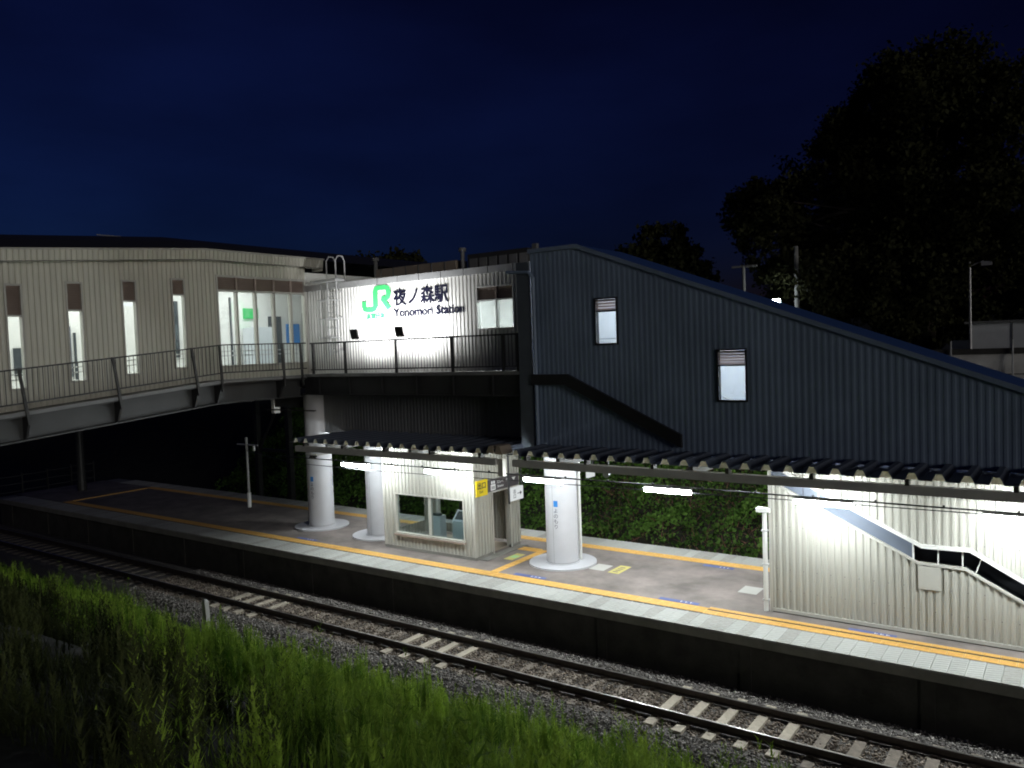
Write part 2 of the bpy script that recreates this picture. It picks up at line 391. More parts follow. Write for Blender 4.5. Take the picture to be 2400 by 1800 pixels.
# ------------------------------------------------------------------ platform
plat = tag(bpy.data.objects.new('platform', None), kind='structure'); COL.objects.link(plat)
X0, X1, YN, YF = -43.4, 8.0, 16.72, 22.95
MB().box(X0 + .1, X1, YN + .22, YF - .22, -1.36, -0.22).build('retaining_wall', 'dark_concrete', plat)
MB().box(X0, X1, YN, YF, -0.22, -0.035).build('edge_beam', 'concrete', plat)
k = MB()
for x in np.arange(X0 + 1.2, X1, 3.6): k.box(x, x + 0.25, YN + .19, YN + .23, -1.36, -0.221)
split(k, 'wall_rib', 'dark_concrete', plat)
top = MB().box(X0 + .02, X1, YN + .93, YF - .83, -0.034, 0.0).build('asphalt_surface', 'asphalt', plat)
def tile_mesh(name, mtl, lx, ly, h, ribs=0, dots=0):
    t = MB().box(-lx / 2, lx / 2, -ly / 2, ly / 2, -0.03, h)
    for i in range(ribs):
        y = -ly / 2 + (i + .5) * ly / ribs
        t.add([(-lx / 2 + .02, y - .02, h), (lx / 2 - .02, y + .05, h), (lx / 2 - .02, y + .075, h), (-lx / 2 + .02, y + .005, h), (-lx / 2 + .02, y - .008, h + .006), (lx / 2 - .02, y + .062, h + .006)], [(0, 1, 5, 4), (2, 3, 4, 5), (0, 4, 3), (1, 2, 5)])
    for i in range(dots):
        y = -ly / 2 + (i + .5) * ly / dots; t.box(-lx / 2 + .02, lx / 2 - .02, y - .012, y + .012, h, h + .006)
    o = t.build(name, mtl); me = o.data; bpy.data.objects.remove(o); return me
cop = [tile_mesh('coping_tile', 'coping_tile', 0.284, 0.90, 0.004, ribs=8)]
mat('coping_tile_pale', (0.37, 0.37, 0.345), 0.7, var=0.08, scale=9); mat('coping_tile_dull', (0.30, 0.295, 0.27), 0.75, var=0.15, scale=9)
cop += [tile_mesh('coping_tile', q, 0.284, 0.90, 0.004, ribs=8) for q in ('coping_tile_pale', 'coping_tile_dull')]
yel = tile_mesh('tactile_tile', 'tactile_yellow', 0.294, 0.26, 0.006, dots=4)
yel2 = tile_mesh('tactile_tile', 'tactile_yellow', 0.294, 0.38, 0.006, dots=5)
thin = tile_mesh('tactile_line', 'tactile_yellow', 0.294, 0.15, 0.006, dots=2)
def put(name, me, x, y, z=0.0, rz=0.0):
    o = link(name, me, plat); o.location = (x, y, z); o.rotation_euler[2] = rz; return o
for k in range(148):
    put('coping_tile', random.choice(cop), 0.8 - 0.292 * k - 0.146, YN + .455, random.uniform(-.002, .002))
for k in range(124):
    put('coping_tile', random.choice(cop), -5.6 - 0.292 * k, YF - .455, random.uniform(-.002, .002))
nk = 0
for k in range(132):
    x = 0.9 - 0.3 * k
    if x > -7.2:
        put('tactile_tile', yel, x, 17.80); put('tactile_line', thin, x, 18.09)
    else:
        put('tactile_tile', yel2, x, 17.89)
for k in range(110): put('tactile_tile', yel2, -5.7 - 0.3 * k, 21.91)
for y in np.arange(18.24, 21.6, 0.3): put('tactile_tile', yel, -38.4, y, rz=math.pi / 2)
for y in np.arange(18.24, 20.9, 0.3): put('tactile_tile', yel, -13.83, y, rz=math.pi / 2)
for x in (-14.12, -14.42, -14.72): put('tactile_tile', yel2, x, 20.68)
gr = MB().box(-7.35, X1, 17.932, 18.013, -0.03, 0.0025); gr.box(X0 + .1, -7.35, 17.645, 17.698, -0.03, 0.0025)
gr.build('drain_groove', 'groove_black', plat)
def sheet(name, x0, x1, y0, y1, mtl, z=0.004): return MB().box(x0, x1, y0, y1, 0.0005, z).build(name, mtl, plat)
blues = [(-13.2, -12.15, 18.13, 18.31), (-8.72, -7.67, 18.13, 18.30), (-4.22, -3.25, 18.16, 18.31), (-22.6, -21.6, 18.13, 18.30), (-8.9, -8.0, 21.45, 21.62)]
for x0, x1, y0, y1 in blues:
    o = sheet('boarding_mark', x0, x1, y0, y1, 'floor_blue'); n = MB()
    for q in range(3):
        xx = x0 + (x1 - x0) * (0.55 + 0.12 * q); n.box(xx, xx + .02, y0 + .05, y1 - .05, 0.0042, 0.0058); n.box(xx, xx + .07, y0 + .08, y1 - .085, 0.0042, 0.0054)
    n.build('lettering', 'sign_white', o)
sheet('hatch_plate', -11.6, -11.12, 19.64, 20.24, 'plate_white'); sheet('hatch_plate', -7.2, -6.72, 19.6, 20.2, 'plate_white')
o = sheet('floor_notice', -10.95, -10.6, 19.58, 20.38, 'plate_yellow')
n = MB(); [n.box(-10.86, -10.70, y, y + .07, .0042, .0055) for y in (19.7, 19.85, 20.0, 20.15)]; n.build('lettering', 'sign_dark', o)
o = sheet('floor_notice', -14.42, -14.1, 19.35, 20.08, 'plate_yellow'); MB().box(-14.38, -14.14, 19.58, 19.88, .0042, .0055).build('pictogram', 'plate_green', o)

# ------------------------------------------------------------------ support columns
def column(x, y, label, sign, top):
    c = thing('support_column', label, 'column', (x, y, 0), 'round white columns along the platform')
    s = MB(); s.cyl((0, 0, 0.05), (0, 0, top), 0.475, n=48); s.build('shaft', 'column_white', c, smooth=False, local=True)
    d = MB(); d.cyl((0, 0, 0.0), (0, 0, 0.05), 1.0, n=64); d.cyl((0, 0, 0.05), (0, 0, 0.075), 0.53, n=48); d.build('base_disc', 'column_white', c, local=True)
    bnd = MB(); [bnd.cyl((0, 0, z), (0, 0, z + .02), 0.482, n=48) for z in (2.55, 2.85)]; split(bnd, 'band', 'white_trim', c, local=True)
    js = MB(); js.cyl((0, 0, .0755), (0, 0, .088), .479, n=48); js.box(-.004, .004, -.4785, -.47, .09, 2.54); js.build('seam', 'grey_steel', c, local=True)
    if sign:
        a0 = math.radians(-78)     # sign faces the camera side
        def cp(u, d_, z): t = a0 + u / 0.48; return ((0.477 + d_) * math.cos(t), (0.477 + d_) * math.sin(t), z)
        pl = MB()
        for q in range(4): pl.pbox(cp, -0.065 + q * .0325, -0.0325 + q * .0325, 0.0, 0.004, 1.75, 1.93)
        so_ = pl.build('name_sign', 'sign_blue', c, local=True)
        for q, ch in enumerate('よのもり'): text('lettering', ch, 0.15, lambda u, d_, z, q=q: cp(u - .075, d_ + .004, z + 1.58 - q * .155), 'ink_black', so_, extrude=0.002, local=True)
    return c
c1 = column(-23.3, 19.95, 'white round column with vertical name sign at the dark canopy end', True, 5.0)
c2 = column(-20.2, 19.95, 'white round column half hidden behind the cream kiosk', False, 3.55)
c3 = column(-12.62, 19.9, 'white round column with blue-topped name sign right of the kiosk', True, 3.55)
p = MB().cyl((0.40, 0.36, .05), (0.40, 0.36, 3.5), 0.055, n=12)
for z in (0.35, 1.3, 2.3, 3.0): p.box(0.32, 0.45, 0.30, 0.34, z, z + .03)
p.build('drain_pipe', 'white_trim', c3, local=True)

# ------------------------------------------------------------------ kiosk on the platform
K0, K1, KY0, KY1, KH = -18.8, -15.05, 18.8, 21.1, 3.35
kio = thing('platform_kiosk', 'cream ribbed metal kiosk with wide window between the white columns', 'kiosk', ((K0 + K1) / 2, 20, 0))
WIN = (-18.28, -15.46, 0.56, 1.80)
corr(PY(KY0), K0, K1 - .02, 0.09, KH, [WIN]).build('front_wall', 'cream_siding', kio)
corr(PX(K1), KY0 + .02, KY1, 0.09, KH, [(19.70, 20.60, -1, 1.93)]).build('side_wall', 'cream_siding', kio)
bw = corr(lambda u, d, z: (u, KY1 + d, z), K0, K1, 0.09, KH, [(-18.4, -16.2, 0.4, 1.9)]); bw.build('back_wall', 'cream_siding', kio)
corr(lambda u, d, z: (K0 - d, u, z), KY0, KY1, 0.09, KH, [(19.2, 20.7, 0.5, 1.9)]).build('side_wall', 'cream_siding', kio)
t = MB()
t.box(K1 - .05, K1 + .045, KY0 - .045, KY0 + .05, 0.09, KH); t.box(K0 - .04, K0 + .05, KY0 - .045, KY0 + .05, 0.09, KH); t.box(K1 - .05, K1 + .045, KY1 - .05, KY1 + .04, 0.09, KH)
split(t, 'corner_trim', 'cream_trim', kio)
pl = MB(); pl.box(K0 - .03, K1 + .03, KY0 - .04, KY0 + .03, 0.0, 0.09); pl.box(K1 - .03, K1 + .042, KY0 + .03, 19.70, 0.0, 0.09); pl.box(K1 - .03, K1 + .042, 20.60, KY1, 0.0, 0.09); pl.box(K1 + .05, K1 + .35, KY0 + .1, KY1, 0.0, 0.02)
split(pl, 'plinth', 'concrete', kio)
window(kio, PY(KY0), WIN[0], WIN[1], WIN[2], WIN[3], mull=(-16.85,), frame=0.045, fm='cream_trim', glassm='kiosk_glass')
MB().pbox(PY(KY0), WIN[0] - .06, WIN[1] + .06, -.05, .11, WIN[2] - .10, WIN[2] - .05).build('window_sill', 'brown_louver', kio)
df = MB(); df.pbox(PX(K1), 19.64, 19.70, -.14, .05, 0.02, 1.93); df.pbox(PX(K1), 20.60, 20.66, -.14, .05, 0.02, 1.93); df.pbox(PX(K1), 19.64, 20.66, -.14, .055, 1.93, 1.98)
df.build('door_frame', 'cream_trim', kio)
il = MB(); il.box(K0 + .05, K1 - .15, KY0 + .05, KY1 - .05, -0.02, 0.012); il.build('floor', 'interior_tan', kio)
il = MB(); il.box(-16.45, -16.38, 19.9, 21.0, 0.012, 2.6); il.box(K0 + .05, K1 - .06, KY0 + .06, KY1 - .06, 2.6, 2.64); split(il, 'inner_wall', 'interior_tan', kio)
MB().box(-17.6, -16.9, 19.5, 19.62, 2.56, 2.595).build('ceiling_lamp', 'hall_light', kio)
sg = thing('exit_sign_board', 'yellow and dark brown exit sign board above the kiosk doorway', 'sign', (K1 + .06, 19.9, 1.95))
MB().box(K1 + .045, K1 + .085, 19.40, 21.06, 1.985, 2.36).build('dark_panel', 'sign_dark', sg)
yp = MB().box(K1 + .045, K1 + .088, 18.84, 19.395, 1.93, 2.42).build('yellow_panel', 'sign_yellow', sg)
text('lettering', '出口', 0.22, lambda u, d, z: (K1 + .091 + d, 18.88 + u, 2.17 + z), 'ink_black', yp, extrude=.002, bold=.004)
text('lettering', 'Exit', 0.12, lambda u, d, z: (K1 + .091 + d, 18.98 + u, 2.03 + z), 'ink_black', yp, extrude=.002)
ic = MB(); ic.box(K1 + .086, K1 + .09, 19.56, 19.80, 2.02, 2.20); ic.box(K1 + .086, K1 + .09, 19.59, 19.66, 2.22, 2.30); ic.box(K1 + .086, K1 + .09, 19.70, 19.77, 2.22, 2.30)
ic.prism([(K1 + .086, 20.68, 2.27), (K1 + .086, 20.90, 2.27), (K1 + .086, 20.79, 2.17)], (.004, 0, 0)); split(ic, 'pictogram', 'sign_white', sg)
ic = MB(); [ic.box(K1 + .0905, K1 + .093, 19.60 + .06 * q, 19.63 + .06 * q, 2.05, 2.15) for q in range(3)]; split(ic, 'pictogram', 'sign_dark', sg)
text('lettering', 'エレベーター', 0.115, lambda u, d, z: (K1 + .089 + d, 19.88 + u, 2.20 + z), 'sign_white', sg, extrude=.002)
text('lettering', 'Elevator', 0.10, lambda u, d, z: (K1 + .089 + d, 19.90 + u, 2.07 + z), 'sign_white', sg, extrude=.002)
# things inside the kiosk
tm = thing('ticket_machine', 'white ticket machine with dark slanted screen behind the kiosk window', 'machine', (-16.0, 19.45, 0.012))
q = MB(); q.prism([(-16.28, 19.2, .012), (-16.28, 19.75, .012), (-16.28, 19.75, 1.32), (-16.28, 19.5, 1.32), (-16.28, 19.2, 1.02)], (.56, 0, 0)); q.build('body', 'machine_white', tm)
MB().prism([(-16.2, 19.245, 1.075), (-16.2, 19.455, 1.285), (-16.2, 19.445, 1.293), (-16.2, 19.235, 1.083)], (.40, 0, 0)).build('screen', 'machine_dark', tm)
MB().box(-16.22, -15.78, 19.5, 19.7, 1.32, 1.56).build('display', 'sign_dark', tm)
cr = thing('card_reader', 'slim grey card reader post inside the kiosk', 'machine', (-17.15, 19.6, 0.012))
MB().box(-17.3, -17.0, 19.45, 19.75, .012, 1.05).build('body', 'machine_white', cr); MB().box(-17.28, -17.02, 19.43, 19.6, 1.05, 1.13).build('reader', 'machine_dark', cr)
for x, lb in ((-17.75, 'white steel post inside the kiosk, left of the card reader'), (-16.62, 'white steel post inside the kiosk next to the ticket machine')):
    one('steel_post', MB().box(x - .05, x + .05, 20.2, 20.3, 0.012, 2.6), 'white_trim', lb, 'post')

# ------------------------------------------------------------------ platform canopies
def canopy(xa_, xb_, label, roof_m):
    c = thing('platform_canopy', label, 'canopy', ((xa_ + xb_) / 2, 20, 3.3), 'platform canopy sections')
    y0, y1, zb, h, P = 17.12, 22.5, 3.575, 0.145, 0.475
    r = MB(); lining = MB(); x = xa_
    prof = [(0, 0), (0.235, 0), (0.30, h), (0.41, h), (0.475, 0)]
    nn = int((xb_ - xa_) / P)
    pts = [(xa_ + i * P + a, z) for i in range(nn) for a, z in prof[:-1]] + [(xa_ + nn * P, 0)]
    for (a, za), (b_, zb_) in zip(pts[:-1], pts[1:]):
        r.add([(a, y0, zb + za), (b_, y0, zb + zb_), (b_, y1, zb + zb_ - .04), (a, y1, zb + za - .04)], [(0, 1, 2, 3)])
        lining.add([(a, y0 + .02, zb + za - .012), (b_, y0 + .02, zb + zb_ - .012), (b_, y1, zb + zb_ - .052), (a, y1, zb + za - .052)], [(3, 2, 1, 0)])
    r.build('folded_roof', roof_m, c); lining.build('bounce_lining', 'interior_white', c)  # white sheet added under the roof to bounce the lamp light
    e = xa_ + nn * P
    cm_ = None
    for i in range(nn):
        if cm_ is None:
            q_ = MB(); q_.prism([(0.245, 0, .004), (0.465, 0, .004), (0.405, 0, h - .016), (0.305, 0, h - .016)], (0, .012, 0)); o_ = q_.build('rib_closure', 'closure_strip', c); cm_ = o_.data; 
        else: o_ = link('rib_closure', cm_, c)
        o_.location = (xa_ + i * P, 17.16, zb)
    MB().box(xa_ + .15, e - .1, 17.24, 17.40, 3.25, 3.435).build('front_beam', 'beam_paint', c)
    MB().box(xa_ + .15, e - .1, 22.2, 22.36, 3.25, 3.455).build('rear_beam', 'dark_steel', c)
    g_ = MB(); x = xa_ + 0.6
    while x < e:
        g_.box(x - .04, x + .04, 17.22, 17.42, 3.436, 3.574); x += 1.83
    split(g_, 'bracket', 'dark_steel', c)
    x = xa_ + 1.5; cb = MB()
    while x < min(e, -6.2):
        cb.box(x - .06, x + .06, 17.41, 22.19, 3.30, 3.52); x += 3.65
    if cb.v: split(cb, 'cross_beam', 'grey_steel', c)
    return c, e
mat('canopy_sheet', (0.10, 0.115, 0.155), 0.4, var=0.08, metal=0.1)
ca, ea = canopy(-21.45, -12.75, 'left canopy section over the kiosk with ribbed roof edge', 'canopy_sheet')
cb_, eb = canopy(-12.6, 8.3, 'right canopy section running past the cream stair wall', 'canopy_sheet')
jt = thing('canopy_joint_post', 'cream downpipe and rusty flashing at the gap between canopy sections', 'post', (-12.85, 17.3, 2.95))
MB().box(-12.97, -12.80, 17.30, 17.44, 2.95, 3.42).build('pipe', 'cream_trim', jt)
f = MB(); f.prism([(-13.2, 17.1, 3.60), (-12.95, 17.1, 3.60), (-12.97, 17.1, 3.80), (-13.1, 17.1, 3.80)], (0, .5, 0)); f.prism([(-12.9, 17.1, 3.58), (-12.66, 17.1, 3.58), (-12.74, 17.1, 3.80), (-12.86, 17.1, 3.82)], (0, .5, 0))
f.build('flashing', 'interior_tan', jt)

# fluorescent lamps under the canopy
lp = thing('fluorescent_lamp', 'x', 'lamp', (0, 0, 2.8), 'fluorescent lamps under the canopy')
MB().box(-.61, .61, -.06, .06, .035, .075).build('housing', 'white_trim', lp, local=True)
tb = MB(); tb.cyl((-.585, 0, -.02), (.585, 0, -.02), 0.055, n=14); tb.build('tube', 'tube_light', lp, local=True, smooth=True)
rd = MB(); [rd.cyl((x, 0, .07), (x, 0, .76), .008, n=6) for x in (-.4, .4)]; split(rd, 'hanging_rod', 'black_steel', lp, local=True)
LX = [-19.28, -15.63, -11.98, -8.32, -4.66, -1.0, 2.65]
LL = ['fluorescent lamp between the first two white columns', 'fluorescent lamp in front of the kiosk wall above its window', 'fluorescent lamp in front of the right-hand white column', 'fluorescent lamp hanging alone before the green bank', 'fluorescent lamp over the left end of the cream stair wall', 'fluorescent lamp at the right edge of the picture', 'fluorescent lamp past the right edge of the picture']
for i, x in enumerate(LX):
    o = lp if i == 0 else copy_tree(lp); o.location = (x * 0.978, 17.6, 2.89); o['label'] = LL[i]
for i, x in enumerate([-21.0, -16.6, -10.9, -7.6]):  # unseen rear row, added to light the bank and far platform
    o = copy_tree(lp); o.location = (x, 21.4, 3.22); o['label'] = ('added unseen rear lamp nearest the dark platform end', 'added unseen rear lamp on the far side of the kiosk', 'added unseen rear lamp just right of the right-hand column', 'added unseen rear lamp nearest the cream stair wall')[i]
ld = thing('wiring_duct', 'thin dark wiring duct running along above the fluorescent lamps', 'duct', (-8, 18, 2.9))
MB().box(-22.6, 8, 17.58, 17.62, 2.966, 2.995).build('duct', 'black_steel', ld)
cl = MB(); [cl.box(x - .02, x + .02, 17.575, 17.625, 2.996, 3.03) for x in np.arange(-21, 8, 1.25)]; split(cl, 'clip', 'black_steel', ld)
cb = MB(); pts = [(-29, 20.9, 2.45), (-22.3, 17.9, 2.72), (-18.5, 17.7, 2.72), (-13, 17.7, 2.78), (-6, 17.7, 2.86), (0, 17.7, 2.91), (8, 17.7, 2.92)]
one('power_cable', cb.tube(pts, 0.012, 6), 'black_steel', 'thin dark cable sagging below the lamp wiring duct', 'cable')

# hanging exit sign, small sign, cameras, speaker
hs = thing('hanging_exit_sign', 'white hanging exit sign with arrow on a black rod beside the kiosk', 'sign', (-14.4, 20.05, 1.68))
q = MB(); q.cyl((-14.4, 19.74, 1.62), (-14.4, 19.74, 3.56), .03, n=8); q.cyl((-14.4, 20.40, 2.1), (-14.4, 20.40, 3.56), .02, n=8); split(q, 'rod', 'black_steel', hs)
MB().box(-14.44, -14.36, 19.77, 20.44, 1.69, 2.10).build('board', 'sign_glow', hs)
for q_, ch in enumerate('出口'): text('lettering', ch, 0.15, lambda u, d, z, q_=q_: (-14.357 + d, 19.90 + u, 1.92 - .15 * q_ + z), 'ink_black', hs, extrude=.002)
ar = MB(); ar.box(-14.358, -14.354, 20.12, 20.32, 1.885, 1.905); ar.prism([(-14.358, 20.27, 1.83), (-14.358, 20.35, 1.895), (-14.358, 20.27, 1.96)], (.004, 0, 0)); ar.build('arrow', 'ink_black', hs)
ss = thing('small_lit_sign', 'small white lit sign under the canopy right of the column', 'sign', (-12.2, 20.9, 2.7))
MB().box(-12.24, -12.16, 20.75, 21.15, 2.42, 2.70).build('board', 'sign_glow', ss); q = MB(); [q.cyl((-12.2, y, 2.69), (-12.2, y, 3.56), .012, n=6) for y in (20.8, 21.1)]; split(q, 'rod', 'black_steel', ss)
cc = thing('security_camera', 'dark domed security cameras on a white bracket at the canopy end', 'camera', (-21.0, 17.75, 3.05))
q = MB(); q.cyl((-21.05, 17.7, 3.26), (-21.05, 17.7, 3.10), .03, n=8); q.box(-21.3, -20.75, 17.66, 17.74, 3.08, 3.12); q.tube([(-20.75, 17.7, 3.10), (-20.2, 17.9, 3.16)], .03, 8); split(q, 'bracket', 'white_trim', cc)
for x in (-20.98, -20.82):
    q = MB(); [q.cyl((x, 17.66, 3.08 - a), (x, 17.66, 3.08 - b_), r0, r1, 12) for a, b_, r0, r1 in ((0, .05, .075, .07), (.05, .09, .07, .05), (.09, .11, .05, .015))]; q.build('dome', 'black_steel', cc, smooth=True)
sp = thing('loudspeaker', 'small grey loudspeaker under the canopy beam before the green bank', 'speaker', (-9.75, 17.6, 3.2))
q = MB(); q.cyl((-9.75, 17.5, 3.17), (-9.75, 17.75, 3.19), .085, .045, 14); q.build('horn', 'galvanised', sp); MB().box(-9.77, -9.73, 17.62, 17.66, 3.2, 3.56).build('bracket', 'black_steel', sp)

# ------------------------------------------------------------------ stair enclosure
st = thing('stair_enclosure', 'dark slate ribbed stair enclosure with sloping roof above the canopy', 'building', (-6, 19.8, 3.6))
SY = 18.6; SL = -0.381
def roof_z(x): return 9.05 if x < -11.06 else max(9.05 + SL * (x + 11.06), 3.62)
w1 = (-10.50, -9.90, 6.46, 7.62); w2 = (-7.17, -6.51, 4.99, 6.18)
XE = 3.1
corr(PY(SY), -12.55, XE, 3.60, roof_z, [w1, w2], knees=(-11.06,), depth=0.007).build('wall', 'slate_siding', st)
for ww, lz in ((w1, 7.32), (w2, 5.84)): window(st, PY(SY), *ww, louver=lz, frame=0.04, fm='black_steel', out=0.045, backing=False)
MB().box(-12.98, -12.56, SY - .10, SY + .9, 3.60, 8.80).build('corner_pillar', 'slate_dark', st)
q = MB(); q.cyl((-12.42, SY - .10, 3.7), (-12.42, SY - .10, 8.35), .055, n=10); q.tube([(-12.42, SY - .10, 8.35), (-12.55, SY - .12, 8.5), (-13.3, SY - .12, 8.56)], .05, 8); q.build('downpipe', 'slate_siding', st)
v = MB()
v.prism([(-12.6, SY - .06, 9.03), (-11.06, SY - .06, 9.03), (XE, SY - .06, roof_z(XE) - .02), (XE, SY - .06, roof_z(XE) + .09), (-11.06, SY - .06, 9.14), (-12.6, SY - .06, 9.14)], (0, .09, 0))
v.build('verge_trim', 'slate_siding', st)
v = MB(); v.prism([(-12.6, SY + .03, 9.02), (-11.06, SY + .03, 9.02), (XE, SY + .03, roof_z(XE) - .03), (XE, SY + .03, roof_z(XE) + .07), (-11.06, SY + .03, 9.12), (-12.6, SY + .03, 9.12)], (0, 2.55, 0))
v.build('roof', 'navy_roof', st)
v = MB(); v.prism([(-12.6, 21.22, 3.6), (XE, 21.22, 3.6), (XE, 21.22, roof_z(XE)), (-11.06, 21.22, 9.0), (-12.6, 21.22, 9.0)], (0, .06, 0)); v.build('back_wall', 'slate_siding', st)
v = MB(); v.prism([(-12.5, 21.05, 3.7), (XE - .2, 21.05, 3.7), (XE - .2, 21.05, roof_z(XE) - .1), (-11.06, 21.05, 8.9), (-12.5, 21.05, 8.9)], (0, .1, 0)); v.build('inner_wall', 'interior_white', st)
v = MB(); v.prism([(-12.5, SY + .12, 3.75), (-12.5, SY + .12, 5.72), (-11.4, SY + .12, 5.72), (-8.2, SY + .12, 4.0), (-7.7, SY + .12, 3.75)], (0, 2.35, 0)); v.build('stair_flight', 'interior_white', st)
q = MB()
for dz in (0.62, 0.85): q.tube([(-12.2, 20.93, 5.75 + dz), (-11.2, 20.93, 5.75 + dz), (-7.4, 20.93, 3.75 + dz)], .022, 8)
q.build('handrail', 'galvanised', st)
q = MB(); q.prism([(-12.0, 19.7, 8.78), (-11.2, 19.7, 8.78), (-4.5, 19.7, 6.23), (-4.5, 19.7, 6.26), (-11.2, 19.7, 8.81), (-12.0, 19.7, 8.81)], (0, .16, 0)); split(q, 'ceiling_lamp', 'stair_light', st)
# dark stringer on the outside
v = MB(); v.prism([(-12.55, SY - .16, 5.66), (-11.40, SY - .16, 5.66), (-8.13, SY - .16, 4.12), (-8.13, SY - .16, 3.80), (-11.48, SY - .16, 5.37), (-12.55, SY - .16, 5.37)], (0, .12, 0)); v.build('stringer', 'black_steel', st)

# cream stair wall on the platform
sw = thing('stair_wall', 'cream ribbed stair wall on the platform with a slanting stringer slot', 'wall', (0, 19.8, 0))
def pw(pts): xs = [p[0] for p in pts]; zs = [p[1] for p in pts]; return lambda u: float(np.interp(u, xs, zs))
GT = [(-6.35, 3.65), (-5.08, 3.02), (-2.80, 1.89), (-1.91, 1.91), (-0.98, 1.38), (1.5, 0.03), (9, 0.03)]
GB = [(-7.05, 3.65), (-5.73, 3.01), (-2.88, 1.59), (-1.99, 1.57), (-0.98, 1.02), (0.85, 0.02), (9, 0.02)]
gt, gb_ = pw(GT), pw(GB)
corr(PY(SY), -5.98, 8.0, 0.10, 3.56, [(-5.98, 1.45, gb_, gt)], knees=[p[0] for p in GT + GB]).build('ribbed_wall', 'cream_siding', sw)
def strip(pts, dz0, dz1, y0, y1, x0, x1):
    s = MB(); f_ = pw(pts); xs = sorted({x0, x1} | {p[0] for p in pts if x0 < p[0] < x1})
    for a, b_ in zip(xs[:-1], xs[1:]):
        s.add([(x, y, f_(x) + d) for d in (dz0, dz1) for x, y in ((a, y0), (b_, y0), (b_, y1), (a, y1))], MB.BF)
    return s
strip(GT, 0.0, 0.085, SY - .07, SY + .02, -5.98, 1.4).build('upper_trim', 'white_trim', sw)
strip(GB, -0.05, 0.0, SY - .065, SY + .02, -5.98, 0.8).build('lower_trim', 'cream_trim', sw)
s = MB(); xs = [-5.98, -5.73, -5.08, -4.0, -2.98]
for a, b_ in zip(xs[:-1], xs[1:]): s.add([(x, y, z) for y in (SY + .04, SY + .07) for x, z in ((a, gb_(a) - .1), (b_, gb_(b_) - .1), (b_, gt(b_) + .1), (a, gt(a) + .1))], [(0, 1, 2, 3), (7, 6, 5, 4), (0, 4, 5, 1), (1, 5, 6, 2), (2, 6, 7, 3), (3, 7, 4, 0)])
s.build('stringer_plate', 'stringer_paint', sw)
s = MB(); s.box(-4.92, -4.90, SY + .02, SY + .039, 2.55, 2.92); s.box(-2.985, -2.955, SY - .02, SY + .06, 1.60, 1.96); split(s, 'plate_joint', 'white_trim', sw)
MB().box(-3.6, 4.0, SY + .55, SY + .6, 0.0, 2.4).build('void_back', 'void_shade', sw)  # dark sheet stands in for the shade under the stairs
s = MB(); s.prism([(-2.9, SY + .1, 1.50), (-1.95, SY + .1, 1.48), (0.8, SY + .1, 0.0), (0.8, SY + .1, -0.0), (-2.9, SY + .1, 0.0)], (0, .4, 0)); s.build('stair_side', 'stringer_paint', sw)
s = MB(); s.cyl((-2.5, SY + .05, 1.5), (-2.5, SY + .05, 1.95), .014, n=8); s.cyl((-2.05, SY + .05, 1.5), (-2.05, SY + .05, 1.95), .014, n=8); s.cyl((-1.82, SY + .04, 1.45), (-1.70, SY + .04, 1.80), .012, n=8)
split(s, 'baluster', 'white_trim', sw)
MB().box(-2.87, -2.44, SY - .055, SY - .031, 1.02, 1.515).build('blank_panel', 'cream_trim', sw)
s = MB(); s.box(-6.0, 8, SY - .05, SY + .02, 0.025, 0.10); s.build('base_trim', 'cream_trim', sw)
MB().box(-5.98, 8, SY - .02, SY + .02, 0.0, 0.0245).build('base_gap', 'groove_black', sw)
MB().box(-6.03, -5.975, SY - .05, 21.05, 0.0, 3.56).build('end_wall', 'cream_trim', sw)
bl = MB()
for z in (1.05, 2.05, 0.55):
    for x in np.arange(-5.85, 0.5, 0.3):
        if z < gb_(x) - .15 or z > gt(x) + .2: bl.cyl((x, SY - .030, z), (x, SY - .040, z), .011, n=6)
tag(bl.build('screw_heads', 'grey_steel', sw), kind='stuff')
dp = thing('downpipe', 'white downpipe with square hopper at the stair wall corner', 'pipe', (-6.13, SY - .05, 0))
q = MB(); q.cyl((-6.13, SY - .02, 0), (-6.13, SY - .02, 2.38), .055, n=14); q.build('pipe', 'white_trim', dp, smooth=False)
MB().box(-6.30, -5.98, SY - .13, SY + .04, 2.36, 2.46).build('hopper', 'white_trim', dp)
q = MB(); [q.box(-6.2, -6.06, SY - .08, SY + .05, z, z + .03) for z in (0.25, 1.1, 1.9)]; split(q, 'clamp', 'galvanised', dp)

# ------------------------------------------------------------------ station hall with the name sign
JY = 19.6; JL, JR_ = -23.2, -12.7
ha = thing('station_hall', 'white ribbed station hall wall lit by floodlights with green logo and station name', 'building', (-18, 20, 5.75))
jw = (-15.22, -13.88, 7.05, 8.30)
corr(PY(JY), JL, JR_, 5.74, 8.76, [jw]).build('wall', 'white_siding', ha)
window(ha, PY(JY), *jw, louver=7.93, mull=(-14.5,), frame=0.045, fm='white_trim')
x = JL
while x < JR_ - .1:
    x2 = min(x + 0.94, JR_); MB().box(x + .015, x2 - .015, JY - .09, JY + .12, 8.72, 8.93).build('parapet_cap', 'galvanised', ha); x = x2
q = MB(); q.box(JL, JR_, JY + .13, 26, 8.60, 8.70); q.build('roof', 'dark_roof', ha)
q = MB(); q.box(JL + .1, JR_ - .1, 22.6, 22.7, 5.75, 8.5); q.box(-13.35, -13.25, JY + .1, 22.6, 5.75, 8.5); split(q, 'inner_wall', 'interior_white', ha)
MB().box(JL, JR_, JY + .05, 26, 5.55, 5.735).build('floor', 'interior_white', ha)
q = MB(); q.box(-15.0, -14.0, 20.7, 21.0, 8.45, 8.5); q.box(-19, -18, 20.7, 21, 8.45, 8.5); split(q, 'ceiling_lamp', 'hall_light', ha)
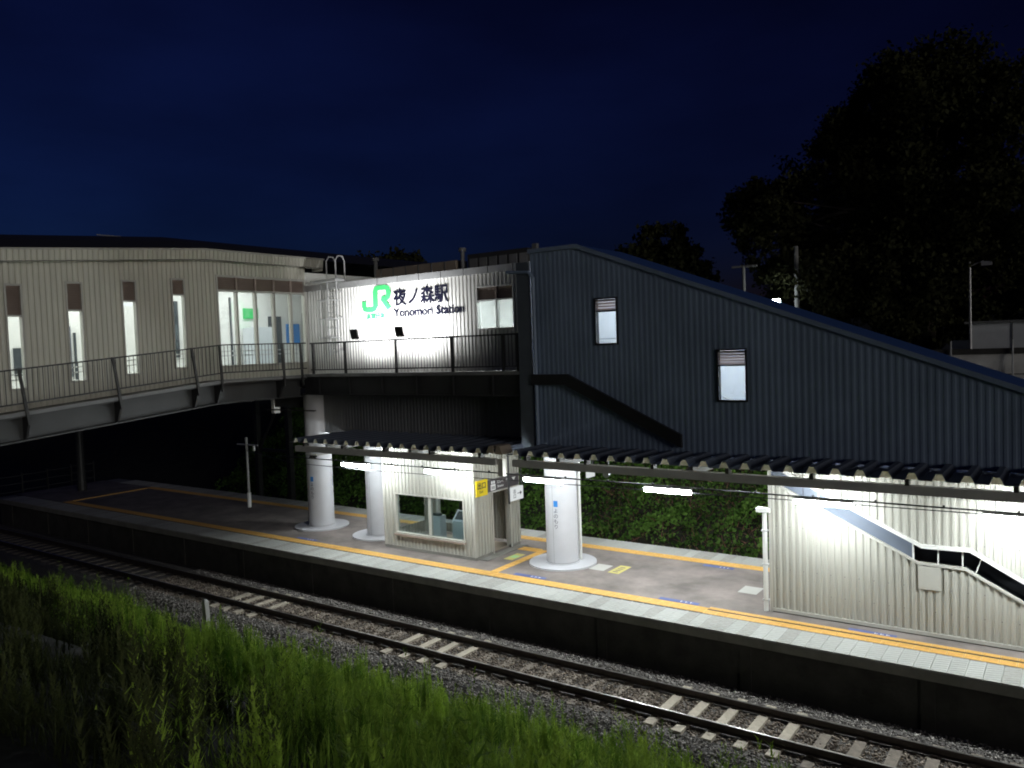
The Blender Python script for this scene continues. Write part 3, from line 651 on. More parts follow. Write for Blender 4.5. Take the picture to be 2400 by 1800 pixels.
q = MB(); q.box(-15.0, -14.72, 21.9, 22.0, 5.75, 8.1); q.build('inner_door', 'stringer_paint', ha); MB().box(-13.62, -13.4, 21.6, 21.7, 7.3, 7.5).build('notice', 'sign_blue', ha)
# logo and lettering
lg0 = -20.24; zg = 7.80; sc_ = 1.30
path = [(0.075, .36), (0.075, .20), (.11, .11), (.20, .08), (.36, .08), (.45, .11), (.49, .20), (.49, .64), (.53, .73), (.62, .76), (.86, .76), (.945, .72), (.97, .62), (.97, .54), (.94, .45), (.86, .41), (.72, .41)]
leg = [(.745, .43), (.985, .08)]
def stroke(pts, wdt, off_=0.0):
    mb = MB()
    P = [Vector((a, b_)) for a, b_ in pts]; L_, R_ = [], []
    for i, p_ in enumerate(P):
        t0 = (P[i] - P[i - 1]).normalized() if i else (P[1] - P[0]).normalized(); t1 = (P[i + 1] - P[i]).normalized() if i < len(P) - 1 else t0
        t_ = (t0 + t1).normalized(); nn = Vector((-t_.y, t_.x)); k_ = wdt / 2 / max(.5, nn.dot(Vector((-t0.y, t0.x))))
        L_.append(p_ + nn * k_); R_.append(p_ - nn * k_)
    W = lambda q, d: (lg0 + q.x * sc_, JY - .031 - d - (off_ if d else 0), zg + q.y * sc_ * .82)
    n_ = len(P)
    mb.add([W(q, 0.03) for q in L_] + [W(q, 0.03) for q in R_] + [W(q, 0) for q in L_] + [W(q, 0) for q in R_],
           [(i, i + 1, n_ + i + 1, n_ + i) for i in range(n_ - 1)] + [(i, i + 1, 2 * n_ + i + 1, 2 * n_ + i) for i in range(n_ - 1)] + [(n_ + i, n_ + i + 1, 3 * n_ + i + 1, 3 * n_ + i) for i in range(n_ - 1)] + [(0, n_, 3 * n_, 2 * n_), (n_ - 1, 2 * n_ - 1, 4 * n_ - 1, 3 * n_ - 1)])
    return mb
q = stroke(path, .15); q2 = stroke(leg, .15, .004); q.add(q2.v, q2.f); q.build('logo', 'logo_green', ha)
JP = PY(JY)
text('lettering', 'JR東日本', 0.22, lambda u, d, z: JP(-20.03 + u, .045 + d, 7.585 + z), 'logo_green', ha, extrude=.012, bold=.006)
text('lettering', '夜ノ森駅', 0.60, lambda u, d, z: JP(-18.76 + u, .045 + d, 8.01 + z), 'ink_navy', ha, extrude=.012, bold=.008)
text('lettering', 'Yonomori Station', 0.40, lambda u, d, z: JP(-18.76 + u, .045 + d, 7.59 + z), 'ink_navy', ha, extrude=.012, bold=.007, sx=1.05)
# deck, girder, railing
MB().box(-22.2, -12.99, 18.58, JY + .04, 5.63, 5.735).build('deck', 'dark_steel', ha)
MB().box(-22.2, -12.99, 18.52, 18.575, 5.66, 5.76).build('deck_edge', 'grey_steel', ha)
q = MB(); q.box(-22.3, -12.6, 18.62, 18.70, 5.06, 5.63); q.box(-22.3, -12.6, 18.54, 18.78, 5.03, 5.06)
for x in np.arange(-21.5, -12.7, 1.5): q.box(x - .02, x + .02, 18.55, 18.62, 5.06, 5.63)
q.build('girder', 'black_steel', ha)
corr(PY(19.9), -22.85, -13.0, 3.55, 5.5, depth=0.01).build('lower_wall', 'grey_siding', ha)
MB().box(JL, JR_, 18.79, 26, 5.48, 5.545).build('underside', 'dark_steel', ha)
ry = 18.60
rl = MB(); rl.box(-21.9, -13.05, ry - .025, ry + .025, 6.79, 6.84); rl.box(-21.9, -13.05, ry - .018, ry + .018, 5.88, 5.915); rl = rl.build('railing', 'black_steel', ha)
for x in (-21.78, -20.17, -17.83, -15.5, -13.6, -13.08):
    MB().box(x - .035, x + .035, ry - .035, ry + .035, 5.60, 6.83).build('post', 'black_steel', rl)
bm = MB().box(-.007, .007, -.007, .007, 0, .875).build('baluster', 'black_steel', rl, local=True); bme = bm.data; bm.location = (-21.68, ry, 5.915)
x = -21.56
while x < -13.1:
    o_ = link('baluster', bme, rl); o_.location = (x, ry, 5.915); x += 0.12
# rooftop plant
ru = thing('rooftop_ducting', 'long low grey ducting box with posts on the hall roof', 'ducting', (-19, 21, 8.7))
q = MB(); q.box(-20.95, -17.1, 20.9, 21.5, 8.95, 9.42); q.build('casing', 'interior_tan', ru)
q = MB(); [q.cyl((x, 20.95, 8.7), (x, 20.95, z), .07, n=10) for x, z in ((-20.9, 9.85), (-16.85, 9.8))]; [q.cyl((x, 20.95, z - .12), (x, 20.95, z), .13, n=10) for x, z in ((-20.9, 9.85), (-16.85, 9.8))]; split(q, 'vent_pipe', 'grey_steel', ru)
q = MB(); [q.box(x, x + .03, 20.88, 20.899, 8.95, 9.42) for x in np.arange(-20.6, -17.2, .6)]; split(q, 'seam', 'grey_steel', ru)
ac = thing('rooftop_unit', 'dark boxy rooftop unit next to the stair roof', 'unit', (-15.6, 21.2, 8.7))
MB().box(-16.6, -14.2, 20.9, 22.4, 8.72, 9.55).build('casing', 'dark_steel', ac); MB().box(-13.35, -13.2, 19.9, 20.05, 8.7, 9.5).build('vent_pipe', 'grey_steel', ac)
q = MB(); [q.box(-16.5 + .4 * k, -16.2 + .4 * k, 20.88, 20.9, 8.85, 9.4) for k in range(6)]; split(q, 'grille', 'grey_steel', ac)
# caged ladder
la = thing('caged_ladder', 'silver caged roof ladder on the white hall wall beside the glazed corner', 'ladder', (-21.5, 19.3, 6.3))
q = MB(); lx = (-21.75, -21.28)
for x in lx: q.tube([(x, 19.36, 6.35), (x, 19.36, 8.95), (x, 19.36, 9.7), (x + .04, 19.45, 9.86), (x + .04, 19.65, 9.86), (x + .04, 19.74, 9.7), (x + .04, 19.74, 8.95)], .022, 8)
split(q, 'side_rail', 'galvanised', la)
q = MB(); [q.cyl((lx[0], 19.36, z), (lx[1], 19.36, z), .014, n=6) for z in np.arange(6.5, 8.9, .28)]; split(q, 'rung', 'galvanised', la)
q = MB()
for z in (7.0, 7.65, 8.3): q.tube([((lx[0] + lx[1]) / 2 + .38 * math.cos(a), 19.36 - .02 - .55 * max(0, math.sin(a)), z) for a in np.linspace(0, math.pi, 9)], .016, 6)
for a in np.linspace(.3, math.pi - .3, 5): q.cyl(((lx[0] + lx[1]) / 2 + .38 * math.cos(a), 19.34 - .55 * math.sin(a), 7.0), ((lx[0] + lx[1]) / 2 + .38 * math.cos(a), 19.34 - .55 * math.sin(a), 8.3), .009, n=6)
q.build('cage', 'galvanised', la); MB().box(-22.25, -21.0, 19.05, 19.5, 8.96, 9.03).build('landing', 'galvanised', la)
q = MB(); [q.box(x - .02, x + .02, 19.36, JY, z, z + .03) for x in lx for z in (6.6, 7.7, 8.6)]; split(q, 'wall_bracket', 'galvanised', la)
# floodlights on the railing
FLOOD = 440.0
for x, lb in ((-19.3, 'black floodlight on a bent arm below the green logo'), (-17.3, 'black floodlight on a bent arm below the station lettering')):
    fl = thing('floodlight', lb, 'floodlight', (x, 18.45, 6.84), 'floodlights on the deck railing')
    q = MB(); y0, z0 = 18.28, 7.05
    q.prism([(x - .16, y0 - .03, z0 - .15), (x - .16, y0 + .02, z0 - .17), (x - .16, y0 - .05, z0 + .16), (x - .16, y0 - .10, z0 + .15)], (.32, 0, 0)); q.build('head', 'black_steel', fl)
    q = MB(); q.tube([(x - .12, 18.60, 6.83), (x - .12, y0 - .02, z0 - .1)], .014, 6); q.tube([(x + .12, 18.60, 6.83), (x + .12, y0 - .02, z0 - .1)], .014, 6); split(q, 'arm', 'grey_steel', fl)
    lamp_obj('SPOT', 'floodlight_beam', (x, y0 + .06, z0 + .03), (-0.1, 1, 0.38), FLOOD, fl, math.radians(165), 1.0, (0.96, 0.98, 1.0), .08)

# ------------------------------------------------------------------ sloping passage building on the left
WX = -23.2
pa = thing('passage_building', 'long cream ribbed passage building sloping up with slit windows and glazed corner', 'building', (-25, 12, 4.5))
kz = lambda y, z, s: z - s * max(0.0, 15.3 - y)
fz = lambda y: kz(y, 5.80, .085)
ez = lambda y: kz(y, 9.90, .075)
PWX = PX(WX)
slits = []
for i, (ya_, yb_) in enumerate(((7.95, 8.30), (9.53, 9.88), (11.10, 11.48), (12.70, 13.08), (14.30, 14.68))):
    zt = kz((ya_ + yb_) / 2, 8.99, .078); slits.append((ya_, yb_, zt - 2.74, zt, (0.75, 0.78, 0.73, 0.55, 0.44)[i]))
big = (15.92, 19.50, 6.18, 9.10)
corr(PWX, 2.0, 19.58, lambda u: fz(u) - .12, lambda u: ez(u) - .28, [s_[:4] for s_ in slits] + [big], knees=(15.3,)).build('wall', 'olive_siding', pa)
for s_ in slits: window(pa, PWX, *s_[:4], louver=s_[3] - s_[4], frame=0.05, fm='cream_trim')
window(pa, PWX, *big, louver=8.69, mull=(16.64, 17.40, 18.16, 18.90), frame=0.07, fm='cream_trim')
FX = -22.88
corr(lambda u, d, z: (FX + d - .10 * (ez(u) - z), u, z), 2.0, 20.2, lambda u: ez(u) - .29, ez, knees=(15.3,)).build('fascia', 'olive_siding', pa)
q = MB()
for a, b_ in ((2.0, 15.3), (15.3, 20.25)):
    q.add([(FX + .05, a, ez(a)), (FX + .05, b_, ez(b_)), (FX + .05, b_, ez(b_) + .05), (FX + .05, a, ez(a) + .05), (FX - .4, a, ez(a)), (FX - .4, b_, ez(b_)), (FX - .4, b_, ez(b_) + .05), (FX - .4, a, ez(a) + .05)], [(0, 1, 2, 3), (7, 6, 5, 4), (3, 2, 6, 7), (0, 4, 5, 1), (1, 5, 6, 2), (0, 3, 7, 4)])
q.build('eave_cap', 'cream_trim', pa)
q = MB()
for a, b_ in ((2.0, 15.3), (15.3, 20.2)): q.add([(FX - .03, a, ez(a) - .30), (FX - .03, b_, ez(b_) - .30), (WX - .1, b_, ez(b_) - .29), (WX - .1, a, ez(a) - .29)], [(0, 1, 2, 3)])
q.add([(FX + .03, 20.2, ez(20.2)), (FX - .02, 20.2, ez(20.2) - .4), (WX - .3, 20.2, ez(20.2) - .4), (WX - .3, 20.2, ez(20.2))], [(0, 1, 2, 3)])
q.build('soffit', 'cream_trim', pa)
q = MB()      # low arched roof
arc = [(FX - .38, .03), (-24.2, .42), (-25.2, .66), (-26.2, .74), (-27.4, .66), (-29.0, .1)]
ys = [2.0, 15.3, 20.6, 30]
for a, b_ in zip(ys[:-1], ys[1:]):
    for (xa1, za1), (xb1, zb1) in zip(arc[:-1], arc[1:]):
        q.add([(xa1, a, ez(a) + za1), (xb1, a, ez(a) + zb1), (xb1, b_, ez(b_) + zb1), (xa1, b_, ez(b_) + za1)], [(0, 1, 2, 3)])
q.add([(x_, 30, ez(30) + z_) for x_, z_ in arc] , [tuple(range(len(arc)))]); q.build('roof', 'dark_roof', pa)
q = MB(); q.tube([(-26.2, y, ez(y) + .78 + .10 * math.sin((y - 9.2) / 5.0 * math.pi)) for y in np.linspace(13.6, 17.2, 12)], .02, 6); q.build('lit_edge_strip', 'galvanised', pa)  # pale strip paints the light along a curved roof edge
q = MB()
for a, b_ in ((2.0, 15.3), (15.3, 26.0)):
    q.add([(x_, y_, fz(y_) + d) for d in (-.1, -.01) for x_, y_ in ((-29, a), (WX - .06, a), (WX - .06, b_), (-29, b_))], MB.BF)
q.build('floor', 'interior_white', pa)
q = MB()
for a, b_ in ((2.0, 15.3), (15.3, 24.0)):
    q.add([(-26.3, a, fz(a)), (-26.3, b_, fz(b_)), (-26.3, b_, ez(b_) - .35), (-26.3, a, ez(a) - .35)], [(0, 1, 2, 3)])
    q.add([(-26.3, a, ez(a) - .45), (-26.3, b_, ez(b_) - .45), (WX - .1, b_, ez(b_) - .45), (WX - .1, a, ez(a) - .45)], [(0, 1, 2, 3)])
split(q, 'inner_wall', 'interior_white', pa)
q = MB()
for a in (6, 9, 12, 15, 18): q.add([(x_, y_, ez(y_) - .47) for x_, y_ in ((-25.2, a), (-24.6, a), (-24.6, a + 1.4), (-25.2, a + 1.4))], [(3, 2, 1, 0)])
split(q, 'ceiling_lamp', 'room_light', pa)
q = MB(); q.box(-26.28, -26.22, 17.3, 18.0, 6.6, 8.2); q.box(-26.28, -26.22, 12.2, 12.6, 6.0, 7.6); split(q, 'notice_board', 'stringer_paint', pa)
q = MB(); q.box(-26.28, -26.22, 10.9, 11.12, 6.1, 6.95); q.box(-26.28, -26.22, 16.22, 16.36, 6.5, 8.5); q.box(-26.28, -26.22, 18.5, 18.56, 6.0, 8.7); q.box(-26.28, -26.22, 20.25, 20.85, 5.85, 8.0); q.box(-26.28, -26.22, 12.7, 12.76, 5.9, 7.4); q.box(-26.28, -26.22, 21.95, 22.6, 5.85, 8.15); split(q, 'inner_door', 'machine_dark', pa)
q = MB(); q.box(-26.2, -25.6, 19.0, 19.9, fz(19), fz(19) + 1.75); q.build('vending_cabinet', 'machine_white', pa)
q = MB(); q.box(-26.27, -26.21, 21.1, 21.75, 6.9, 7.7); q.build('poster', 'sign_blue', pa); q = MB(); q.box(-26.27, -26.21, 19.1, 19.75, 7.9, 8.3); q.build('reflection_board', 'logo_green', pa)  # green board painted in place of a reflection in the corner glass
q = MB(); [q.tube([(-23.55, 2.2, fz(2.2) + dz), (-23.55, 15.3, fz(15.3) + dz), (-23.55, 19.4, fz(19) + dz)], .02, 6) for dz in (.7, .85)]; q.build('handrail', 'galvanised', pa)
# walkway, girder and railing of the passage
def yslab(name, mtl, x0, x1, f0, f1, parent, ys=(2.0, 15.3, 18.6)):
    q_ = MB()
    for a, b_ in zip(ys[:-1], ys[1:]): q_.add([(x_, y_, f_(y_)) for f_ in (f0, f1) for x_, y_ in ((x0, a), (x1, a), (x1, b_), (x0, b_))], MB.BF)
    return q_.build(name, mtl, parent)
yslab('walkway', 'dark_steel', WX + .03, -22.16, lambda y: fz(y) - .20, lambda y: fz(y) - .09, pa)
yslab('walkway_edge', 'grey_steel', -22.16, -22.12, lambda y: fz(y) - .16, lambda y: fz(y) - .06, pa)
gbz = lambda y: kz(y, 5.0, .088)
yslab('girder_web', 'girder_paint', -22.60, -22.54, gbz, lambda y: fz(y) - .20, pa)
yslab('girder_flange', 'girder_paint', -22.72, -22.40, lambda y: gbz(y) - .04, gbz, pa)
yslab('underside', 'dark_steel', -29, -22.61, lambda y: gbz(y) + .25, lambda y: gbz(y) + .30, pa, (2.0, 15.3, 30.0))
q = MB()
for y in (4.6, 7.05, 9.5, 11.95, 14.4, 15.2, 17.6):
    q.add([(x_, y + dy, z_) for dy in (-.03, .03) for x_, z_ in ((-22.54, gbz(y)), (-22.42, gbz(y)), (-22.17, fz(y) - .3), (-22.17, fz(y) - .20), (-22.54, fz(y) - .20))], [(4, 3, 2, 1, 0), (5, 6, 7, 8, 9), (0, 1, 6, 5), (1, 2, 7, 6), (2, 3, 8, 7), (3, 4, 9, 8), (4, 0, 5, 9)])
split(q, 'stiffener', 'black_steel', pa)
RX = -22.14
rp = MB()
for a, b_ in ((2.0, 15.3), (15.3, 18.6)):
    for dz in (1.02, .14): rp.add([(x_, y_, fz(y_) + dz + d) for d in (0, .04) for x_, y_ in ((RX - .02, a), (RX + .02, a), (RX + .02, b_), (RX - .02, b_))], MB.BF)
rp = rp.build('railing', 'dark_steel', pa)
for y in (4.55, 7.0, 9.45, 11.9, 14.35, 15.18, 17.6, 18.37):
    lean = -.16 if y < 15 else -.02; q = MB()
    q.add([(RX - .03 + o_, y + dy + l_, fz(y) + z_) for z_, l_, o_ in ((-.42, 0, .05), (1.05, lean, 0)) for o2, dy in ((0, 0),) for o_, dy in ((o_, -.035), (o_ + .06, -.035), (o_ + .06, .035), (o_, .035))], MB.BF)
    split(q, 'post', 'dark_steel', rp)
y = 2.2
while y < 18.5:
    o_ = link('baluster', bme, rp); o_.location = (RX, y, fz(y) + .17); y += 0.13

# ------------------------------------------------------------------ piers, poles and far left structures
pr = thing('steel_pier', 'dark braced steel pier under the bridge behind the platform', 'pier', (-30, 24.5, -1.3))
q = MB(); py = 25.5
for x in (-34.4, -31.9): q.box(x - .13, x + .13, py - .13, py + .13, -1.34, 5.4)
q.tube([(-34.4, py, 1.5), (-31.9, py, 5.0)], .07, 6); q.tube([(-37, py, 5.1), (-34.4, py, 3.9)], .06, 6); q.box(-34.4, -31.9, py - .06, py + .06, 1.6, 1.75)
q.build('frame', 'dark_steel', pr)
hb = thing('headstock_beam', 'short olive beam and white bracket beside the first column top', 'beam', (-24.3, 20, 4.6))
MB().box(-25.6, -23.77, 19.85, 20.05, 4.45, 4.95).build('beam', 'girder_paint', hb); MB().box(-25.75, -25.6, 19.8, 20.1, 4.2, 4.98).build('bracket', 'white_trim', hb)
q = MB(); q.box(-25.6, -22.8, 19.42, 19.5, 4.36, 4.40); q.build('tie_bar', 'dark_steel', hb)
sp_ = thing('signal_pole', 'thin grey pole with short crossarm and white foot on the dark platform', 'pole', (-29.1, 21.0, 0))
q = MB(); q.cyl((-29.1, 21.0, .6), (-29.1, 21.0, 3.0), .055, n=10); q.build('pole', 'galvanised', sp_); MB().cyl((-29.1, 21, 0), (-29.1, 21, .62), .085, n=10).build('foot', 'sign_white', sp_)
q = MB(); q.box(-29.75, -28.35, 20.97, 21.03, 2.66, 2.72); q.cyl((-28.6, 21, 2.66), (-28.6, 21, 2.45), .06, n=8); q.build('crossarm', 'galvanised', sp_)
bp_ = thing('bridge_pier', 'slim round pier carrying the left end of the passage over the platform', 'pier', (-41.2, 19.9, 0))
q = MB(); q.cyl((-41.2, 19.9, 0.4), (-41.2, 19.9, 5.0), .19, n=14); q.build('shaft', 'girder_paint', bp_); MB().cyl((-41.2, 19.9, 0), (-41.2, 19.9, .42), .22, n=14).build('guard', 'dark_steel', bp_)
for i, (x, y) in enumerate(((-45.5, 17.6), (-45.8, 19.0), (-46.1, 20.4), (-46.4, 21.8))):
    q = thing('fence_panel', ('dark platform-end fence panel nearest the track', 'dark platform-end fence panel second from the track', 'dark platform-end fence panel third from the track', 'dark platform-end fence panel farthest from the track')[i], 'fence', (x, y, -1.36), 'fence panels beyond the platform end')
    f = MB(); [f.box(x - .03, x + .03, y + d, y + d + .05, -1.36, .75) for d in (0, 1.3)]; split(f, 'post', 'dark_steel', q)
    f = MB(); [f.box(x - .015, x + .015, y + .05, y + 1.3, z, z + .04) for z in (-.2, .2, .6)]; split(f, 'bar', 'dark_steel', q)
# white marker post in the weeds
mp_ = thing('marker_post', 'leaning white concrete marker post among the weeds by the track', 'post', (-19.2, 12.35, -1.1))
q = MB(); q.add([(-19.2 + a + l_, 12.35 + b_, z) for z, l_ in ((-1.3, 0), (-.10, -.07)) for a, b_ in ((-.075, -.06), (.075, -.06), (.075, .06), (-.075, .06))], MB.BF); q.build('shaft', 'plate_white', mp_)
q = MB(); q.add([(-19.27 + a * s_, 12.35 + b_ * s_, z) for z, s_ in ((-.10, 1), (-.05, .6)) for a, b_ in ((-.075, -.06), (.075, -.06), (.075, .06), (-.075, .06))], MB.BF); q.build('cap', 'plate_white', mp_)

# ------------------------------------------------------------------ far right: wall, shed, poles
fw = thing('concrete_wall', 'pale concrete boundary wall with posts beyond the stair roof', 'wall', (0, 45, 3.2))
MB().box(-14, 30, 45, 45.2, 2.5, 5.28).build('wall', 'wall_concrete', fw)
MB().box(-14, 30, 44.9, 45.3, 5.28, 5.55).build('coping', 'dark_concrete', fw); MB().box(-14, 30, 44.96, 44.999, 4.28, 4.32).build('joint', 'dark_concrete', fw)
for x in (-10.5, -8.0, -5.35, -2.75, 0): MB().cyl((x, 44.8, 2.5), (x, 44.8, 5.95), .045, n=8).build('post', 'galvanised', fw)
MB().box(-14, 30, 45.21, 60, 3.4, 4.6).build('terrace', 'upper_asphalt', fw)
sh = thing('white_shed', 'long pale prefabricated shed behind the boundary wall', 'shed', (2, 47, 4.6))
MB().box(-4.75, 14, 46.8, 50.5, 4.6, 6.78).build('wall', 'shed_white', sh); MB().box(-4.95, 14.2, 46.6, 50.7, 6.78, 6.90).build('roof', 'grey_steel', sh); MB().box(-5.6, -4.76, 47.5, 49, 4.6, 5.95).build('annex', 'shed_white', sh)
q = MB(); [q.box(x, x + .04, 46.76, 46.8, 4.6, 6.78) for x in np.arange(-4.7, 13, 1.8)]; split(q, 'seam', 'grey_steel', sh)
sl = thing('street_lamp', 'unlit grey street lamp standing left of the pale shed', 'street lamp', (-4.6, 45.8, 4.6))
q = MB(); q.cyl((-4.6, 45.8, 4.6), (-4.6, 45.8, 10.0), .075, .05, 10); q.tube([(-4.6, 45.8, 9.65), (-4.0, 45.8, 9.85)], .035, 8); q.build('pole', 'galvanised', sl); MB().box(-4.1, -3.65, 45.68, 45.92, 9.62, 9.82).build('head', 'galvanised', sl)
s2 = thing('lit_street_lamp', 'distant lit street lamp shining above the stair roof slope', 'street lamp', (-13.62, 44, 3.7))
q = MB(); q.cyl((-13.62, 44, 3.7), (-13.62, 44, 8.36), .06, .04, 8); q.build('pole', 'dark_steel', s2); MB().box(-13.78, -13.42, 43.85, 44.05, 8.36, 8.52).build('bulb', 'street_bulb', s2)
up = thing('utility_pole', 'dark utility pole with a single crossarm left of the lit street lamp', 'pole', (-15.4, 44, 3.7))
q = MB(); q.cyl((-15.4, 44, 3.7), (-15.4, 44, 10.4), .11, .09, 10); q.build('pole', 'pole_concrete', up); MB().box(-16.05, -14.65, 43.9, 44.1, 10.4, 10.5).build('crossarm', 'pole_concrete', up)
u2 = thing('concrete_pole', 'plain grey concrete pole right of the lit street lamp', 'pole', (-12.8, 45, 3.7))
q = MB(); q.cyl((-12.8, 45, 3.7), (-12.8, 45, 11.4), .15, .11, 12); q.build('shaft', 'pole_concrete', u2)
q = MB(); [q.cyl((-12.98, 45, z), (-12.62, 45, z), .015, n=6) for z in np.arange(6, 11, .6)]; split(q, 'step_bolt', 'pole_concrete', u2)

# ------------------------------------------------------------------ vegetation
def leaf_quads(C, size, tint, up=0.3, aspect=1.6, cup=0.0):
    n = len(C); a = rng.normal(0, 1, (n, 3)); a /= np.linalg.norm(a, axis=1)[:, None]
    nrm = rng.normal(0, 1, (n, 3)); nrm[:, 2] += up * 3; b_ = np.cross(a, nrm); b_ /= np.linalg.norm(b_, axis=1)[:, None] + 1e-9
    s_ = (size * rng.uniform(.6, 1.4, n))[:, None]
    V = np.stack([C - a * s_ * aspect / 2, C + b_ * s_ / 2, C + a * s_ * aspect / 2, C - b_ * s_ / 2], 1)
    F = np.array([[0, 1, 2], [0, 2, 3]])[None] + (np.arange(n) * 4)[:, None, None]
    return V.reshape(-1, 3), F.reshape(-1, 3), np.repeat(tint, 4)
def tree(name, label, base, trunk_h, trunk_r, blobs, nleaf, leaf, group, lm='tree_leaf'):
    t_ = thing(name, label, 'tree', base, group); bx, by, bz = base
    q_ = MB(); q_.cyl((bx, by, bz), (bx + .2, by, bz + trunk_h), trunk_r, trunk_r * .55, 12)
    for (cx, cy, cz, r_) in blobs:
        mid = Vector((bx + .2, by, bz + trunk_h * random.uniform(.55, 1.0))); e_ = Vector((cx, cy, cz)); m2 = (mid + e_) / 2 + Vector((random.uniform(-.5, .5), random.uniform(-.5, .5), .5))
        q_.cyl(mid, m2, trunk_r * .3, trunk_r * .18, 7); q_.cyl(m2, e_, trunk_r * .18, trunk_r * .05, 6)
    q_.build('trunk', 'bark', t_)
    C, T_ = [], []
    vol = sum(r_ ** 2.3 for *_, r_ in blobs)
    for (cx, cy, cz, r_) in blobs:
        n_ = int(nleaf * r_ ** 2.3 / vol); nc = max(6, int(r_ * 9)); d_ = rng.normal(0, 1, (nc, 3)); d_ /= np.linalg.norm(d_, axis=1)[:, None]
        cc_ = d_ * (r_ * rng.uniform(.45, 1.0, nc) ** .6)[:, None]; k_ = rng.integers(0, nc, n_)
        p_ = cc_[k_] + rng.normal(0, r_ * .16, (n_, 3)); p_[:, 2] *= .85
        C.append(p_ + np.array([cx, cy, cz])); T_.append(np.clip(rng.uniform(0, .8, nc)[k_] + rng.normal(0, .12, n_), 0, 1))
    V, F, T2 = leaf_quads(np.concatenate(C), leaf, np.concatenate(T_)); link('crown', fast_mesh('crown', V, F, lm, T2), t_, False)
    return t_
# big tree on the right
B = []
bx, by = -7.5, 52.0
for i in range(85):
    h = random.uniform(0, 1); rr = 10.8 * math.sqrt(max(.02, 1 - (h * 1.04) ** 1.9)) * random.uniform(.35, 1.0) * (0.75 + .25 * min(1, h * 4)); a = random.uniform(0, 6.28)
    B.append((bx + rr * math.cos(a), by + rr * .8 * math.sin(a), 7.4 + h * 14.2, random.uniform(1.4, 2.6)))
tree('broadleaf_tree', 'huge dark broadleaf tree filling the sky on the right', (bx, by, 3.7), 11, .55, B + [(-15.8 + random.uniform(-1.8, 2), by - 2 + random.uniform(-2, 2), 13 + random.uniform(-2.2, 2.6), random.uniform(1.2, 1.9)) for i in range(12)] + [(random.uniform(-15, -9), by - 1 + random.uniform(-2, 2), random.uniform(9.5, 16.5), random.uniform(1.4, 2.2)) for i in range(16)], 150000, .17, 'trees behind the station')
B = [(-23.0 + 2.3 * math.cos(a_) * r_, 50 + 2.0 * math.sin(a_) * r_, z_, random.uniform(1.2, 1.8)) for a_, r_, z_ in ((random.uniform(0, 6.28), random.uniform(.3, 1), random.uniform(7, 12.2)) for i in range(34))] + [(-23.0, 50, 12.9, 1.8)]
tree('round_tree', 'black rounded tree behind the slope of the stair roof', (-23.0, 50, 3.7), 5, .3, B, 42000, .22, 'trees behind the station')
B = [(-60 + d_, 62 + random.uniform(-2, 2), 16.2 - abs(d_) ** 1.6 * .16 - h_, random.uniform(1.6, 2.4)) for d_, h_ in ((random.uniform(-8, 8), random.uniform(0, 5)) for i in range(36))]
tree('distant_tree', 'low dark tree top above the station hall roof', (-60, 62, 3.7), 7, .35, B, 26000, .3, 'trees behind the station')
B = [(-3 + random.uniform(-9, 12), 58 + random.uniform(-1, 3), 6.5 + random.uniform(-1.5, 2.5), random.uniform(1.5, 2.6)) for i in range(16)]
tree('hedge_tree', 'dark low tree row behind the pale shed', (-1, 58, 3.7), 2.5, .3, B, 12000, .25, 'trees behind the station')

# bank of creepers behind the platform
n = 130000
x = rng.uniform(-40, 1, n); t_ = rng.random(n) ** .8; y = 26.4 + 8.0 * t_
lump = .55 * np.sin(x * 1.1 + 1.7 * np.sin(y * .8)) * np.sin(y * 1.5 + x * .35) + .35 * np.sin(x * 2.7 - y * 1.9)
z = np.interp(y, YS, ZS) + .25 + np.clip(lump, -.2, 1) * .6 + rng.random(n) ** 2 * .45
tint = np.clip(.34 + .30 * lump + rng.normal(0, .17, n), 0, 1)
keep = rng.random(n) < np.clip(.75 + .5 * lump, .2, 1)
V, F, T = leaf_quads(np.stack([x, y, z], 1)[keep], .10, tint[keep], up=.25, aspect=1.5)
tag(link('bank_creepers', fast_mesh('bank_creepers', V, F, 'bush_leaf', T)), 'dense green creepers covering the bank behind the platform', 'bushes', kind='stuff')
# dry twigs in it
n = 2600; x = rng.uniform(-16, -4, n); y = rng.uniform(26.5, 32, n); z = np.interp(y, YS, ZS) + rng.uniform(0, .7, n)
A = np.stack([x, y, z], 1); D = rng.normal(0, 1, (n, 3)) * np.array([.25, .2, .35]); W = rng.normal(0, .008, (n, 3))
V = np.stack([A - W, A + W, A + D], 1).reshape(-1, 3); F = np.arange(n * 3).reshape(-1, 3)
mat('dry_twig', (0.16, 0.075, 0.05), .9); tag(link('dry_twigs', fast_mesh('dry_twigs', V, F, 'dry_twig')), 'reddish dry twigs tangled in the bank creepers', 'twigs', kind='stuff')

